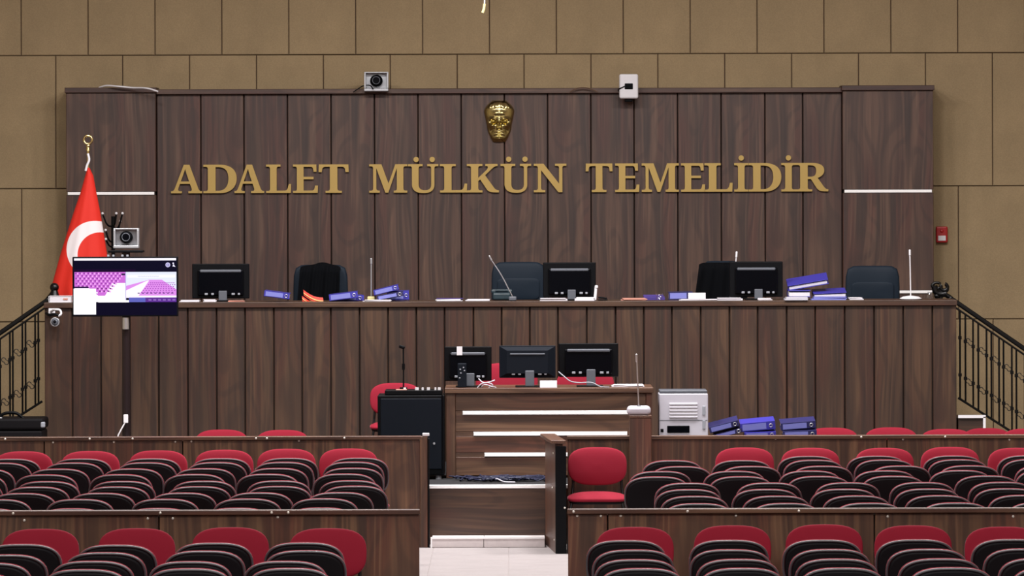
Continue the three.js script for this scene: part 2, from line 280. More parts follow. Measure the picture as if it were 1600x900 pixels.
function makeChair() {                        // seat to +z, back at -z
  const t = new THREE.Group();
  const tilt = -.15, bh = .152, cy = CH_TOP - bh * Math.cos(tilt) - .001, cz = -CH_BACK + .028;
  const back = new THREE.Object3D();
  const cg = padGeo(.234, bh, 2.9, .034, -.012, .075, .42).rotateX(tilt).translate(0, cy, cz);
  const sg = padGeo(.219, bh - .015, 2.9, .004, -.032, .07, .42).rotateX(tilt).translate(0, cy, cz);
  mesh('back_cushion', cg, M.red, t).userData.label = 'red fabric back cushion';
  { const pts = []; for (let i = 0; i < 44; i++) { const a = 2 * Math.PI * i / 44, ca = Math.cos(a), sa = Math.sin(a), k = Math.pow(Math.pow(Math.abs(ca), 2.9) + Math.pow(Math.abs(sa), 2.9), -1 / 2.9), x = .2265 * k * ca; pts.push(V(x, (bh - .0075) * k * sa, -.016 + .42 * x * x)); }
    mesh('edge_lip', new THREE.TubeGeometry(new THREE.CatmullRomCurve3(pts, true), 64, .0075, 6, true).rotateX(tilt).translate(0, cy, cz), M.lip, t).userData.label = 'glossy dark grey plastic edge lip'; }
  mesh('back_shell', sg, M.shell, t).userData.label = 'black plastic back shell';
  const seat = padGeo(.236, .215, 3.2, .045, -.01, .09, -.12).rotateX(-Math.PI / 2 + .05).translate(0, .425, .045);
  const seatS = padGeo(.222, .2, 3.2, .004, -.03, .08, -.12).rotateX(-Math.PI / 2 + .05).translate(0, .424, .045);
  mesh('seat_cushion', seat, M.red, t).userData.label = 'red fabric seat cushion'; mesh('seat_shell', seatS, M.shell, t);
  for (const s of [-1, 1]) {
    mesh('leg', tube([[s * .226, .005, .25], [s * .222, .25, .2], [s * .2, .39, .17]], .011, 6, 6), M.blackMetal, t);
    mesh('leg', tube([[s * .226, .005, -.235], [s * .222, .25, -.16], [s * .2, .39, -.1]], .011, 6, 6), M.blackMetal, t);
    mesh('back_upright', tube([[s * .2, .395, .12], [s * .2, .39, -.15], [s * .2, .42, -.2], [s * .19, .56, -.222]], .011, 8, 6), M.blackMetal, t);
  }
  return t;
}
const chairProto = makeChair();
function chair(px, py, facing, label, h = CH_TOP, floorY = 0, D0, group) {
  const dy = (py - CY) + ROLL * (px - CX), D = D0 ?? F * (EYE - h - floorY) / dy, p = at(px, py, D);
  const o = chairProto.clone(); o.name = numbered('stacking_chair'); scene.add(o);
  const turn = facing ? 0 : Math.PI; o.rotation.y = turn + rr(-.035, .035);
  o.position.set(p.x, floorY, -D + (facing ? CH_BACK : -CH_BACK)); if (h !== CH_TOP) o.scale.setScalar(h / CH_TOP);
  return tag(o, label, 'chair', group);
}
{
  const nth = ['first', 'second', 'third', 'fourth', 'fifth', 'sixth', 'seventh', 'eighth', 'ninth'];
  const block = (side, which, reds, rows, cols, firstRow) => {
    const part = `${which} ${side}`;
    reds.forEach(([x, y, seat]) => chair(x, y, true, `red chair facing the viewer, backed against the ${part} wooden partition, ${nth[seat]} from the aisle`, CH_TOP, 0, undefined, `red fronted chairs along the ${part} partition`));
    cols.forEach(([seat, r0, ...xs]) => xs.forEach((x, i) => { if (x === null) return; const r = r0 + i;
      const [xx, yy] = Array.isArray(x) ? x : [x, rows[r] - ROLL * (x - 800)];
      chair(xx, yy, false, `black-backed red chair, ${nth[r]} row before the ${part} partition, ${nth[seat]} from the aisle`, CH_TOP, 0, undefined, `black backed chairs in rows before the ${part} partition`);
    }));
  };
  block('left', 'farther', [[546, 700.5, 0], [449, 701, 1], [349.5, 702.5, 2], [246.5, 703.5, 3], [143, 704.5, 4], [36, 705, 5]],
    [714, 720.5, 730, 739, 749.5, 758, 768, 777.5, 792],
    [[0, 0, 559, 553, 550, 538, 549, 552, 529, 507, 499], [1, 0, 449, 443, 434, 419, 433.5, 434, 406, 385, 371], [2, 0, 344, 336.5, 318, 304, 316.5, 308, 284.5, 258, 248],
     [3, 0, 235, 228, 207, 189, 192, 184, 160, 124, 114], [4, 0, 128, 113, 90, 72.5, 75, 55, 35, -5, -18], [5, 0, 16, 1, -26, -40, -48, -58]]);
  block('right', 'farther', [[1164, 699, 1], [1266.5, 699.5, 2], [1382.5, 699.5, 3], [1483, 698, 4], [1588, 699.5, 5]],
    [713.4, 719.6, 729, 736.5, 745, 755, 765, 775.5, 787],
    [[0, 1, 1049.7, 1065, 1030.6, 1027, 1073.4, 1075.6, 1086.6, 1092.8], [1, 1, 1159, 1173, 1148, 1157.5, 1202, 1196, 1212, 1227], [2, 0, 1261, 1271, 1285, 1267, 1280, 1324, 1318, 1339, 1356],
     [3, 0, 1371, 1383.5, 1406, 1382, 1397.5, 1443.7, 1449, 1468, 1495], [4, 0, 1490, 1497.5, 1515.5, 1500, 1544, 1564, 1575, 1596.5, 1629], [5, 0, 1604, 1613, 1634, 1637]]);
  block('left', 'nearer', [[512, 825, 0], [362, 823.5, 1], [214, 825, 2], [64, 826, 3]], [846, 858.5, 875, 886],
    [[0, 0, 476, 475, 446.5, 453], [1, 0, 330.5, 319, 296.5, 294], [2, 0, [183, 850.5], [165, 862.5], [144, 876], [133.5, 889]], [3, 0, [32, 849.5], [8, 866], [-18, 879], [-39, 895]]]);
  block('right', 'nearer', [[990, 823, 0], [1144, 820.5, 1], [1285, 819, 2], [1424, 820.5, 3], [1567, 822.5, 4]], [844, 859, 874, 888],
    [[0, 0, 980, 988, 996, 1002.5], [1, 0, 1139, 1144, 1152, 1159], [2, 0, 1285, 1297, 1310, 1317], [3, 0, 1431, 1451, 1468, 1486], [4, 0, 1580, 1603, 1627, 1648]]);
  chair(932, 698.5, true, 'single red chair with its seat in view, beside the open aisle gate');
  for (const [x, y, l] of [[347, 671, 'left one of two red chair tops peeping over the farther left partition'], [441, 671.5, 'right one of two red chair tops peeping over the farther left partition'],
    [1298, 668, 'red chair top just right of the blue binders, behind the farther right partition'], [1391, 667.5, 'second red chair top right of the blue binders, behind the farther right partition'],
    [1478, 670, 'third red chair top right of the blue binders, below the bench corner'], [1541, 668.5, 'darker red chair top under the white step edging'], [1606, 669.5, 'red chair top at the right edge below the stair railing']])
    if (x === 1541) chair(x, y, true, l, EYE - (y + ROLL * (x - 800) - CY) * 45 / F, 0, 45); else chair(x, y, true, l);
}
// ---------- partitions ----------
const screwG = sph(.0085, 10, 6).scale(1, 1, .6);
function partition(label, D, x0, x1, joints, screws, capScrews, h, post, mat = M.pewWood) {
  const w = thing('partition', label, 'partition'), zf = -D, th = .04, cap = .03;
  const xs = [x0, ...joints.map(p => atX(p, D, 700)), x1];
  for (let i = 0; i < xs.length - 1; i++) { const a = xs[i] + .004, b = xs[i + 1] - .004; mesh('panel', uvM(panel(b - a, h - cap, th, .003), 'v', rr(0, 2), rr(0, 2)), mat, w, [(a + b) / 2, (h - cap) / 2, zf - th / 2]); }
  for (const p of joints) mesh('batten', box(.05, h - cap - .02, .012), M.backing, w, [atX(p, D, 700), (h - cap) / 2, zf - th - .006]);
  mesh('cap', uvM(rbox(x1 - x0, cap, th + .04, .006), 'h', rr(0, 1), rr(0, 1)), M.lipWood, w, [(x0 + x1) / 2, h - cap / 2, zf - th / 2 + .005]);
  for (const [px, py] of screws) { const p = at(px, py, D); mesh('screw', screwG, M.screw, w, [p.x, p.y, zf + .002]); }
  for (const px of capScrews) mesh('screw', screwG, M.screw, w, [atX(px, D - .03, 690), h - cap / 2, zf + .026]);
  return w;
}
const P_H = .893, MID_D = 40.96, NEAR_D = 31.2;
{
  const xe = atX(670.5, MID_D, 760);
  const w = partition('farther wooden partition left of the aisle, ending in a dark-edged post', MID_D, -8.5, xe - .06, [69, 285.5], [[83, 691], [178, 690.5], [274, 690], [299, 689.5], [467, 688.5], [657, 687]], [8, 140, 207, 400, 417, 538], P_H);
  mesh('end_post', uvM(panel(.06, P_H - .004, .07, .003), 'v', .4, .3), M.pewWood, w, [xe - .03 - .012, (P_H - .004) / 2, -MID_D - .01]); mesh('edge_strip', panel(.014, P_H - .02, .074, .002), M.black, w, [xe - .004, (P_H - .02) / 2, -MID_D - .01]);
  mesh('latch', rbox(.055, .022, .04, .004), M.white, w, [atX(665.5, MID_D, 682), P_H + .011, -MID_D + .005]);
  const x2 = atX(886, MID_D, 700);
  partition('farther wooden partition right of the aisle, behind the single red chair', MID_D, x2, 8.5, [1017, 1386], [[1023, 685], [1212, 685.5], [1411, 686.5], [1577, 687], [882, 700]], [1346, 1477], P_H - .004);
  // gate wing
  const a = at(852, 850, 41.3), b = at(868, 865, 40.2), g = thing('gate_wing', 'open wooden gate wing with a thick black front edge right of the aisle', 'gate', [b.x + .043, 0, -40.2], 0);
  const L = 1.1, ang = Math.atan2((b.x - a.x), L), wing = new THREE.Group();
  const bd = uvM(panel(.06, P_H - .03, L - .02, .003), 'v', .7, .2).translate(-.012, (P_H - .03) / 2 + .0, -L / 2 - .01).rotateY(ang); mesh('board', bd, M.lipWood, g);
  mesh('black_edge', rbox(.086, P_H - .05, .03, .004).translate(0, (P_H - .05) / 2, 0).rotateY(ang), M.black, g); mesh('cap', rbox(.12, .028, L + .05, .006).translate(-.02, P_H - .016, -L / 2).rotateY(ang), M.lipWood, g);
  for (const [y, z] of [[.5, -.3], [.1, -.12], [.78, -.2]]) mesh('screw', screwG.clone().rotateY(-Math.PI / 2), M.screw, g, [-.044 + z * Math.sin(ang), y, z]);
  mesh('screw', screwG, M.screw, g, [.03, .36, .017]);
}
{
  const xe = atX(656, NEAR_D, 800);
  partition('nearer wooden partition left of the aisle, in front of the packed chair rows', NEAR_D, -7, xe, [248], [[38, 813], [231, 810], [270, 810], [434, 808]], [250, 424, 450, 20], .894);
  partition('nearer wooden partition right of the aisle, in front of the packed chair rows', NEAR_D, atX(886.5, NEAR_D, 800), 7, [949, 1366], [[902, 806], [939, 806], [970, 806], [1150, 805.5], [1387, 807], [1583, 807]], [896, 1074, 1248], .894);
}
// ---------- steps up to the clerks' platform ----------
const PLAT_Y = atY(757, 41.3);
{
  const xl = atX(673, 40.95, 840), xr = atX(851, 40.95, 840), py = .084;
  const p = structure(new THREE.Group()); p.name = 'trim_1'; scene.add(p);
  for (let i = -1; i < 3; i++) { const a = Math.max(xl + .01, -.234 - .6 + .6 * i + .002), b = Math.min(xr, -.234 + .6 * i - .002); if (b > a + .02) mesh('tile', uvM(panel(b - a, py - .012, .5, .002), 'v', i * .5, 0, 1 / 1.2), M.plinthTile, p, [(a + b) / 2, (py - .012) / 2, -40.92 - .25]); }
  mesh('edge_profile', [T(box(xr - xl, .014, .03), (xl + xr) / 2, py - .006, -40.918), T(box(.012, py, .02), xl + .006, py / 2, -40.912)], M.strip, p);
  const w = thing('clerks_platform', 'low wooden platform with a white edge strip under the clerks desk', 'platform');
  const a = -1.42, b = 1.15;
  mesh('riser', uvM(panel(b - a, PLAT_Y - .03, .03, .003), 'h', .2, .8), M.riserWood, w, [(a + b) / 2, (PLAT_Y - .03) / 2, -41.335]);
  mesh('edge_strip', panel(b - a, .03, .03, .004), M.strip, w, [(a + b) / 2, PLAT_Y - .016, -41.318]);
  mesh('deck', box(b - a, PLAT_Y, 3.6), M.deckShade, w, [(a + b) / 2, PLAT_Y / 2, -43.155]);  // deck coloured near-black: shade of the gap under the desk put into colour
}
// ---------- clerks' desk ----------
const DESK_D = 42.25, DESK_TOP = atY(606, 42.25);
{
  const D = DESK_D, xl = atX(697, D, 640), xr = atX(1019, D, 640), w = thing('clerks_desk', 'wooden clerks desk with white stripe inlays across its front, carrying three monitors', 'desk');
  const y0 = PLAT_Y, yb = atY(743, D), t = .045, zf = -D;
  mesh('worktop', uvM(rbox(xr - xl + .02, t, .75, .006), 'h', .1, .6), M.lipWood, w, [(xl + xr) / 2, DESK_TOP - t / 2, zf - .345]);
  const pl = atX(711.5, D, 640);
  mesh('side_panel', uvM(panel(pl - xl, DESK_TOP - t - y0, .7, .003), 'v', .3, .1), M.deskWood, w, [(pl + xl) / 2, (DESK_TOP - t + y0) / 2, zf - .35]);
  mesh('side_panel', uvM(panel(.05, DESK_TOP - t - y0, .7, .003), 'v', .8, .1), M.deskWood, w, [xr - .025, (DESK_TOP - t + y0) / 2, zf - .35]);
  const fx0 = pl + .002, fx1 = xr - .052, sy = [645, 678, 710.5].map(v => atY(v, D, 800)), sh = .036;
  const sx = [[723, 992], [740, 980], [757, 905]];
  let top = DESK_TOP - t;
  [...sy, yb - sh / 2].forEach((y, i) => { const lo = i < 3 ? y + sh / 2 : yb, hi = top; mesh('front_board', uvM(panel(fx1 - fx0, hi - lo, .03, .003), 'h', rr(0, 2), rr(0, 2)), M.deskWood, w, [(fx0 + fx1) / 2, (hi + lo) / 2, zf - .025]); top = y - sh / 2; });
  sx.forEach(([p, q], i) => { const a = atX(p, D, 680), b = atX(q, D, 680), y = sy[i];
    mesh('white_strip', panel(b - a, sh - .004, .04, .004), M.strip, w, [(a + b) / 2, y, zf - .016]).userData.label = 'bright white inlay strip';
    for (const [c, d] of [[fx0, a - .002], [b + .002, fx1]]) if (d > c) mesh('front_board', uvM(panel(d - c, sh, .03, .001), 'h', rr(0, 2), rr(0, 2)), M.deskWood, w, [(c + d) / 2, y, zf - .026]); });
}
// ---------- things by their kind ----------
function monitor(px0, px1, py0, D, surfY, label, style = 0, gap = .025) {       // seen from behind
  const a = atX(px0, D, py0), b = atX(px1, D, py0), w = b - a, top = atY(py0, D, (px0 + px1) / 2), bot = surfY + gap, h = top - bot, t = thing('monitor', label, 'monitor', [(a + b) / 2, surfY, -D - .02]);
  const cy = gap + h / 2;
  mesh('housing', rbox(w, h, .03, .008), style === 1 ? M.darkBlue : M.black, t, [0, cy, 0]);
  mesh('screen', box(w - .03, h - .03, .004), M.blackGloss, t, [0, cy, -.0165]);
  if (style === 1) { const g = new THREE.CylinderGeometry(.5, .66, 1, 4, 1).rotateY(Math.PI / 4).rotateX(Math.PI / 2).scale((w - .02) / .93, (h - .02) / .93, .04); g.computeVertexNormals(); mesh('back_cover', g.toNonIndexed(), M.darkBlue, t, [0, cy, .034]); t.children.at(-1).geometry.computeVertexNormals(); mesh('vent_slot', rbox(w * .62, .012, .01, .004), M.greyPlastic, t, [0, cy + h * .24, .054]); }
  else { mesh('back_cover', rbox(w * .8, h * .74, .035, .012), M.blackGloss, t, [0, cy - h * .04, .028]); mesh('handle_slot', rbox(w * .72, .026, .02, .009), M.greyPlastic, t, [0, cy + h * .29, .042]).userData.label = 'grey slot across the upper back'; }
  mesh('neck', rbox(.075, h * .2 + gap, .03, .006), M.greyPlastic, t, [w * .04, (h * .2 + gap) / 2 + .008, .05]);
  mesh('base', rbox(.22, .012, .16, .005), M.black, t, [w * .02, .006, .02]);
  for (const [x, ww] of [[-.25, .028], [-.14, .024], [.22, .03], [.32, .02]]) mesh('port', rbox(ww, .018, .008, .003), M.portGrey, t, [w * x, cy - h * .37, style === 1 ? .048 : .045]);
  return t;
}
function binder(pos, turn, tilt, label, mats = [M.binder, M.binderDark], L = .32, th = .065, pitch = 0) {   // lying lever-arch file: spine toward -z
  const t = thing('ring_binder', label, 'binder', pos, turn); t.rotation.order = 'YXZ'; t.rotation.z = tilt; t.rotation.x = pitch; const dp = .27;
  mesh('cover', [T(rbox(L, .005, dp, .002, 1), 0, th - .0025, 0), T(rbox(L, .005, dp, .002, 1), 0, .0025, 0), T(rbox(L, th, .006, .002, 1), 0, th / 2, -dp / 2 + .003)], mats[0], t);
  mesh('paper_block', T(rbox(L * .94, th * .62, dp - .03, .004, 1), 0, th * .4, .006), M.paper, t);
  mesh('spine_label', T(box(L * .68, th * .72, .002), L * .1, th / 2, -dp / 2 - .001), M.binderPale, t);
  mesh('finger_ring', new THREE.TorusGeometry(.013, .003, 6, 14).translate(-L * .37, th / 2, -dp / 2 - .002), M.alu, t);
  return t;
}
function papers(px0, px1, D, y, h, label, mat = M.paper, depth = .2, turn = 0) {
  const a = atX(px0, D, 467), b = atX(px1, D, 467), t = thing('paper_stack', label, 'papers', [(a + b) / 2, y, -D], turn), n = 3, w = b - a;
  for (let i = 0; i < n; i++) mesh('sheet', rbox(w * (1 - .04 * i), h / n, depth * (1 - .03 * i), .0015, 1), mat, t, [rr(-.008, .008), h / n * (i + .5), rr(-.008, .008)], [0, rr(-.05, .05), 0]);
  return t;
}
function gooseneck(px0, py0, px1, py1, D, y, label, baseKind = 0, mat = M.alu) {
  const b = at(px1, py1, D), e = at(px0, py0, D), t = thing('gooseneck_microphone', label, 'microphone', [b.x, y, -D]), dx = e.x - b.x, dy = e.y - y;
  if (baseKind === 1) mesh('base', lathe([[0, 0], [.1, 0], [.098, .012], [.07, .026], [.02, .034], [0, .035]]), M.white, t); else mesh('base', rbox(.07, .04, .09, .012), baseKind === 2 ? M.cream : M.greyPlastic, t, [0, .02, 0]);
  const y0 = .035;
  mesh('stem', tube([[0, y0, 0], [dx * .45, y0 + (dy - y0) * .5, .0], [dx * .93, y0 + (dy - y0) * .92, 0]], .0058, 10, 6), mat, t);
  const hd = new THREE.CapsuleGeometry(.0095, .04, 4, 10); hd.rotateZ(-Math.atan2(dx, dy)); mesh('head', hd, mat, t, [dx * .95, y0 + (dy - y0) * .945, 0]);
  return t;
}
function ptz(pos, s, label, turn = 0) {       // a tracking camera: tray base, fork, dark ball
  const t = thing('tracking_camera', label, 'camera', pos, turn); t.scale.setScalar(s);
  mesh('base', rbox(.24, .03, .16, .008), M.silver, t, [0, .015, 0]);
  mesh('fork', [T(rbox(.24, .16, .02, .006), 0, .11, -.05), T(rbox(.02, .15, .1, .006), -.11, .105, 0), T(rbox(.02, .15, .1, .006), .11, .105, 0), T(rbox(.24, .014, .1, .005), 0, .185, -.005)], M.silver, t);
  mesh('head', T(sph(.062, 24, 16).scale(1, .95, 1), 0, .105, .015), M.black, t);
  const l = mesh('lens', T(cyl(.034, .038, .03, 20).rotateX(Math.PI / 2), 0, .108, .075), M.blackGloss, t); mesh('lens_ring', new THREE.TorusGeometry(.036, .004, 8, 20).translate(0, .108, .088), M.greyPlastic, t);
  return t;
}
function officeChair(px0, px1, pyTop, D, floorY, label, mat, botScale = 1.0, n = 8) {
  const a = atX(px0, D, pyTop), b = atX(px1, D, pyTop), w = b - a, top = atY(pyTop, D, (px0 + px1) / 2), t = thing('office_chair', label, 'chair', [(a + b) / 2, floorY, -D]);
  const H = top - floorY, bh = .36, cy = H - bh;
  const g = padGeo(w / 2, bh, n, .05, -.035, .06, .35), p = g.attributes.position;
  for (let i = 0; i < p.count; i++) { const y = p.getY(i), k = 1 + (botScale - 1) * (bh - y) / (2 * bh); p.setX(i, p.getX(i) * k); } g.computeVertexNormals();
  mesh('backrest', g.translate(0, cy, 0), mat, t);
  const seam = padGeo(w / 2 * .78, .1, n, .012, -.005, .08, .3); mesh('back_cushion', seam.translate(0, H - .17 - .08, .048), mat, t);
  mesh('seat', T(rbox(w, .1, .5, .04), 0, .47, -.26), mat, t);
  mesh('column', T(cyl(.03, .03, .34), 0, .25, -.26), M.blackMetal, t);
  for (let i = 0; i < 5; i++) { const A = i * 1.2566; mesh('base_arm', rod([0, .08, -.26], [Math.cos(A) * .3, .05, -.26 + Math.sin(A) * .3], .018), M.blackMetal, t); mesh('caster', T(sph(.028, 10, 8), Math.cos(A) * .3, .028, -.26 + Math.sin(A) * .3), M.black, t); }
  for (const s of [-1, 1]) mesh('armrest', tube([[s * (w / 2 - .01), .48, -.3], [s * (w / 2 + .03), .66, -.36], [s * (w / 2 + .03), .68, -.2], [s * (w / 2 - .02), .66, -.02]], .016, 12, 6), M.black, t);
  return t;
}
// ---------- on and behind the bench ----------
const BY = B_TOP + .001, BD = 46.2, PL1 = 1.1;
monitor(300, 389.5, 412, 46.27, BY, 'black monitor seen from behind on the left end of the bench top');
monitor(848.5, 931, 410, 46.27, BY, 'black monitor on the bench top, before the middle office chair');
monitor(1140, 1223, 408.5, 46.27, BY, 'black monitor on the bench top, left of the tallest blue binder pile');
officeChair(459, 543, 413.5, 47.35, PL1, 'dark office chair with a black robe over it, behind the orange-red collar', M.leather, 1.05);
officeChair(768, 852, 409, 47.35, PL1, 'dark office chair behind the middle monitor and the slanted microphone', M.leather, 1.02);
officeChair(1096, 1160, 407.5, 47.4, PL1, 'black office chair mostly hidden under a hanging robe, behind the right monitor', M.leather, 1.2);
officeChair(1321, 1405, 415, 47.3, PL1, 'bare dark blue-grey office chair at the right end of the bench', M.leather, 1.03);
function robe(px0, px1, pb0, pb1, pyTop, D, label, folds, hump) {
  const NU = 36, NV = 22, P = [], I = [], yT = atY(pyTop, D, (px0 + px1) / 2), yB = B_TOP - .25, UV = [];
  const a = atX(px0, D, pyTop), b = atX(px1, D, pyTop), c = atX(pb0, D, 470), d = atX(pb1, D, 470), cx = (a + b) / 2;
  for (let j = 0; j <= NV; j++) for (let i = 0; i <= NU; i++) {
    const u = i / NU, v = j / NV; let x, y, z;
    if (v < .25) { const q = v / .25; y = yT - .22 * (1 - q) ** 1.5 * 1 - .012; z = -.10 + .10 * q; x = a + (b - a) * u; } // over the back
    else { const q = (v - .25) / .75; y = yT - (yT - yB) * q; x = (a + (b - a) * u) * (1 - q) + (c + (d - c) * u) * q; z = .10 + .012 * Math.sin(u * folds * 6.28 + 1) * (0.3 + q) + .008 * Math.sin(u * folds * 13 + q * 3); if (q < .12) z -= .09 * (1 - q / .12) ** 2; }
    y += hump * Math.exp(-(((u - .55) / .22) ** 2)) * (v >= .2 ? Math.max(0, 1 - (v - .2) / .4) : .8) - .018 * (Math.pow(Math.abs(2 * u - 1), 8)) * (v > .2 && v < .5 ? 1 : .6);
    P.push(x - cx, y - PL1, z); UV.push(u, v);
  }
  for (let j = 0; j < NV; j++) for (let i = 0; i < NU; i++) { const k = j * (NU + 1) + i; I.push(k, k + NU + 1, k + 1, k + 1, k + NU + 1, k + NU + 2); }
  const g = new THREE.BufferGeometry(); g.setAttribute('position', new THREE.Float32BufferAttribute(P, 3)); g.setAttribute('uv', new THREE.Float32BufferAttribute(UV, 2)); g.setIndex(I); g.computeVertexNormals();
  const m = mesh('judge_robe', g, M.cloth, scene, [cx, PL1, -D + .02]); return tag(m, label, 'robe');
}
robe(470, 532, 462, 530, 411.5, 47.3, 'black robe with soft folds draped over the left dark office chair', 3, .03);
robe(1092, 1162, 1079, 1170, 407, 47.35, 'black robe spreading down over the chair left of the right monitor', 2, .0);
{ // red collar
  const p = at(489, 466, 46.12), t = thing('robe_collar', 'orange-red robe collar with gold stripes, lying at the bench edge before the draped chair', 'collar', [p.x, BY, -46.12]);
  const band = (o, w, m, n) => { const P = [], I = []; for (let i = 0; i <= 14; i++) { const q = i / 14, x = -.085 + .175 * q, y = .085 - .07 * q - .02 * Math.sin(q * 3.1) + o; P.push(x, Math.max(.003, y), .02 - .03 * q, x + .004, Math.max(.001, y - w), .035 - .03 * q); } for (let i = 0; i < 14; i++) I.push(2 * i, 2 * i + 1, 2 * i + 2, 2 * i + 2, 2 * i + 1, 2 * i + 3); const g = new THREE.BufferGeometry(); g.setAttribute('position', new THREE.Float32BufferAttribute(P, 3)); g.setIndex(I); g.computeVertexNormals(); return mesh(n, g, m, t); };
  band(.02, .05, M.sashRed, 'red_band'); band(.0, .014, M.sashGold, 'gold_stripe').position.z = .004; band(-.035, .05, M.sashRed, 'red_band').position.set(-.012, 0, .006); band(-.05, .013, M.sashGold, 'gold_stripe').position.set(-.012, 0, .01);
}
papers(281, 312, 46.04, BY, .018, 'loose white papers beside the left bench monitor', M.paper, .1);
papers(318, 338, 46.04, BY, .022, 'small white paper pile below the left bench monitor', M.paper, .1);
papers(357, 383, 46.04, BY, .012, 'few sheets below the right side of the left bench monitor', M.pink, .1);
const bx = (px, D = BD) => atX(px, D, 465);
binder([bx(433), BY + .034, -BD], Math.PI, .13, 'single blue binder leaning low, left of the dark draped office chair', [M.binder, M.binderDark], .23, .055);
binder([bx(538), BY + .018, -BD], Math.PI, -.12, 'blue binder with a pale spine label and finger ring, before the draped office chair', [M.binder, M.binderDark], .26, .06);
binder([bx(543, 46.5), BY + .001, -46.52], Math.PI + .1, 0, 'dark blue binder lying flat, half hidden behind the pale-spined binder', [M.binder, M.binderDark], .28, .05);
gooseneck(580, 405, 580, 468, 46.35, BY, 'upright thin microphone among the blue binders left of the centre', 2, M.silver);
binder([bx(605, 46.4), BY + .074, -46.4], Math.PI, -.24, 'blue binder tilted on top of the heap right of the upright microphone', [M.binder, M.binderDark], .23, .05);
binder([bx(611), BY + .03, -46.15], Math.PI, -.18, 'blue binder in the middle of the heap right of the upright microphone', [M.binderDark, M.binderDark], .24, .04);
binder([bx(622, 46.55), BY + .001, -46.68], Math.PI, -.02, 'dark binder standing at the back of the heap right of the upright microphone', [M.binder, M.binderDark], .2, .085);
papers(568, 612, 46.025, BY, .016, 'white sheets lying in front of the binder heap and upright microphone', M.paper, .09);
papers(681, 722, BD, BY, .018, 'dark-topped folder of papers left of the slanted microphone', M.paper); papers(728, 766, BD, BY, .014, 'thin pile of white papers just left of the slanted microphone');
mesh('folder_cover', rbox(.24, .004, .2, .001, 1), M.purple, scene, [bx(703), BY + .0215, -BD]); tag(scene.children.at(-1), 'dark purple folder cover resting on the papers left of centre', 'folder');
gooseneck(764.5, 400, 801, 466, 46.15, BY, 'slanted thin microphone leaning left before the middle office chair', 0, M.alu);
{ const t = thing('desk_telephone', 'dark teal desk telephone behind the slanted microphone', 'telephone', [bx(784, 46.4), BY, -46.45]); mesh('body', rbox(.17, .07, .16, .02), M.teal, t, [0, .035, 0]); mesh('handset', [T(rbox(.19, .022, .045, .01), 0, .088, 0), T(rbox(.045, .03, .05, .01), -.075, .078, 0), T(rbox(.045, .03, .05, .01), .075, .078, 0)], M.teal, t); }
papers(843, 886, 46.04, BY, .026, 'crumpled white papers under the left half of the middle monitor', M.paper, .1); papers(898, 929, 46.04, BY, .032, 'white papers under the right half of the middle monitor', M.paper, .1);
{ const p = at(930.5, 470, 46.05), t = thing('white_handset', 'slim white handset standing upright at the right corner of the middle monitor', 'handset', [p.x, BY, -46.05], 0); mesh('body', rbox(.026, .135, .035, .01), M.white, t, [0, .068, 0], [0, 0, -.08]); mesh('earpiece', rbox(.03, .03, .045, .01), M.white, t, [.008, .125, 0]); }
{ const t = thing('stapler', 'small black stapler right of the middle monitor', 'stapler', [bx(942), BY, -BD]); mesh('base', rbox(.085, .01, .04, .004), M.black, t, [0, .005, 0]); mesh('arm', rbox(.08, .016, .03, .006), M.black, t, [-.002, .022, 0], [0, 0, -.1]); }
papers(971, 1010, BD, BY, .02, 'thin pinkish folder lying right of the black stapler', M.pink); papers(1004, 1038, 46.4, BY + .0, .045, 'purple folder pile with white pages behind the drinking glass', M.purple);
{ const t = thing('drinking_glass', 'small clear drinking glass before the purple folder pile', 'glass', [bx(1030, 46.1), BY, -46.1]); mesh('tumbler', lathe([[0, .002], [.024, .002], [.032, .062], [.03, .062], [.0225, .006], [0, .006]]), M.glass, t); }
binder([bx(1063, 46.5), BY + .001, -46.5], Math.PI, -.02, 'dark blue binder behind the white name card on the bench', [M.binderDark, M.binder], .22, .07);
{ const t = thing('name_card', 'blank white folded name card on the bench left of the right monitor', 'card', [bx(1089, 46.05), BY + .013, -46.06]); mesh('front_leaf', box(.155, .055, .003), M.paper, t, [0, .028, .012], [-.25, 0, 0]); mesh('rear_leaf', box(.155, .055, .003), M.paper, t, [0, .028, -.012], [.25, 0, 0]); }
papers(1061, 1122, 46.06, BY, .012, 'flat white papers under and right of the name card', M.paper, .12); papers(1120, 1160, 46.02, BY, .024, 'open cream papers left of the right monitor base', M.paper, .1); papers(1183, 1205, 46.03, BY, .02, 'small white sheets under the right monitor', M.paper, .09);
gooseneck(1151, 394, 1146, 468, 46.5, BY, 'microphone whose white tip shows above the right monitor', 0, M.white);
const piles = 'blue binders in the pile right of the right monitor';
binder([bx(1262, 46.4), BY + .14, -46.38], 0, .17, 'topmost blue binder of the right pile, tilted with white page edge showing', [M.binder, M.binderDark], .37, .045, .22);
binder([bx(1296, 46.3), BY + .035, -46.33], 0, .04, 'second blue binder of the right pile, lying lower against the bare chair', [M.binder, M.binderDark], .3, .045, .14);
binder([bx(1248, 46.3), BY + .03, -46.3], 0, .0, 'blue binder under the topmost one, at the left of the right pile', [M.binder, M.binderDark], .2, .06, .05);
papers(1226, 1262, 46.05, BY, .028, 'grey and white papers under the left side of the right binder pile', M.offWhite); papers(1268, 1322, 46.1, BY, .03, 'bluish paper stack at the base of the right binder pile', M.binderPale);
papers(1326, 1348, BD, BY, .02, 'small white papers before the bare office chair'); 
gooseneck(1421.5, 391, 1423, 469, 46.2, BY, 'white upright microphone on a round white base at the right bench end', 1, M.white);
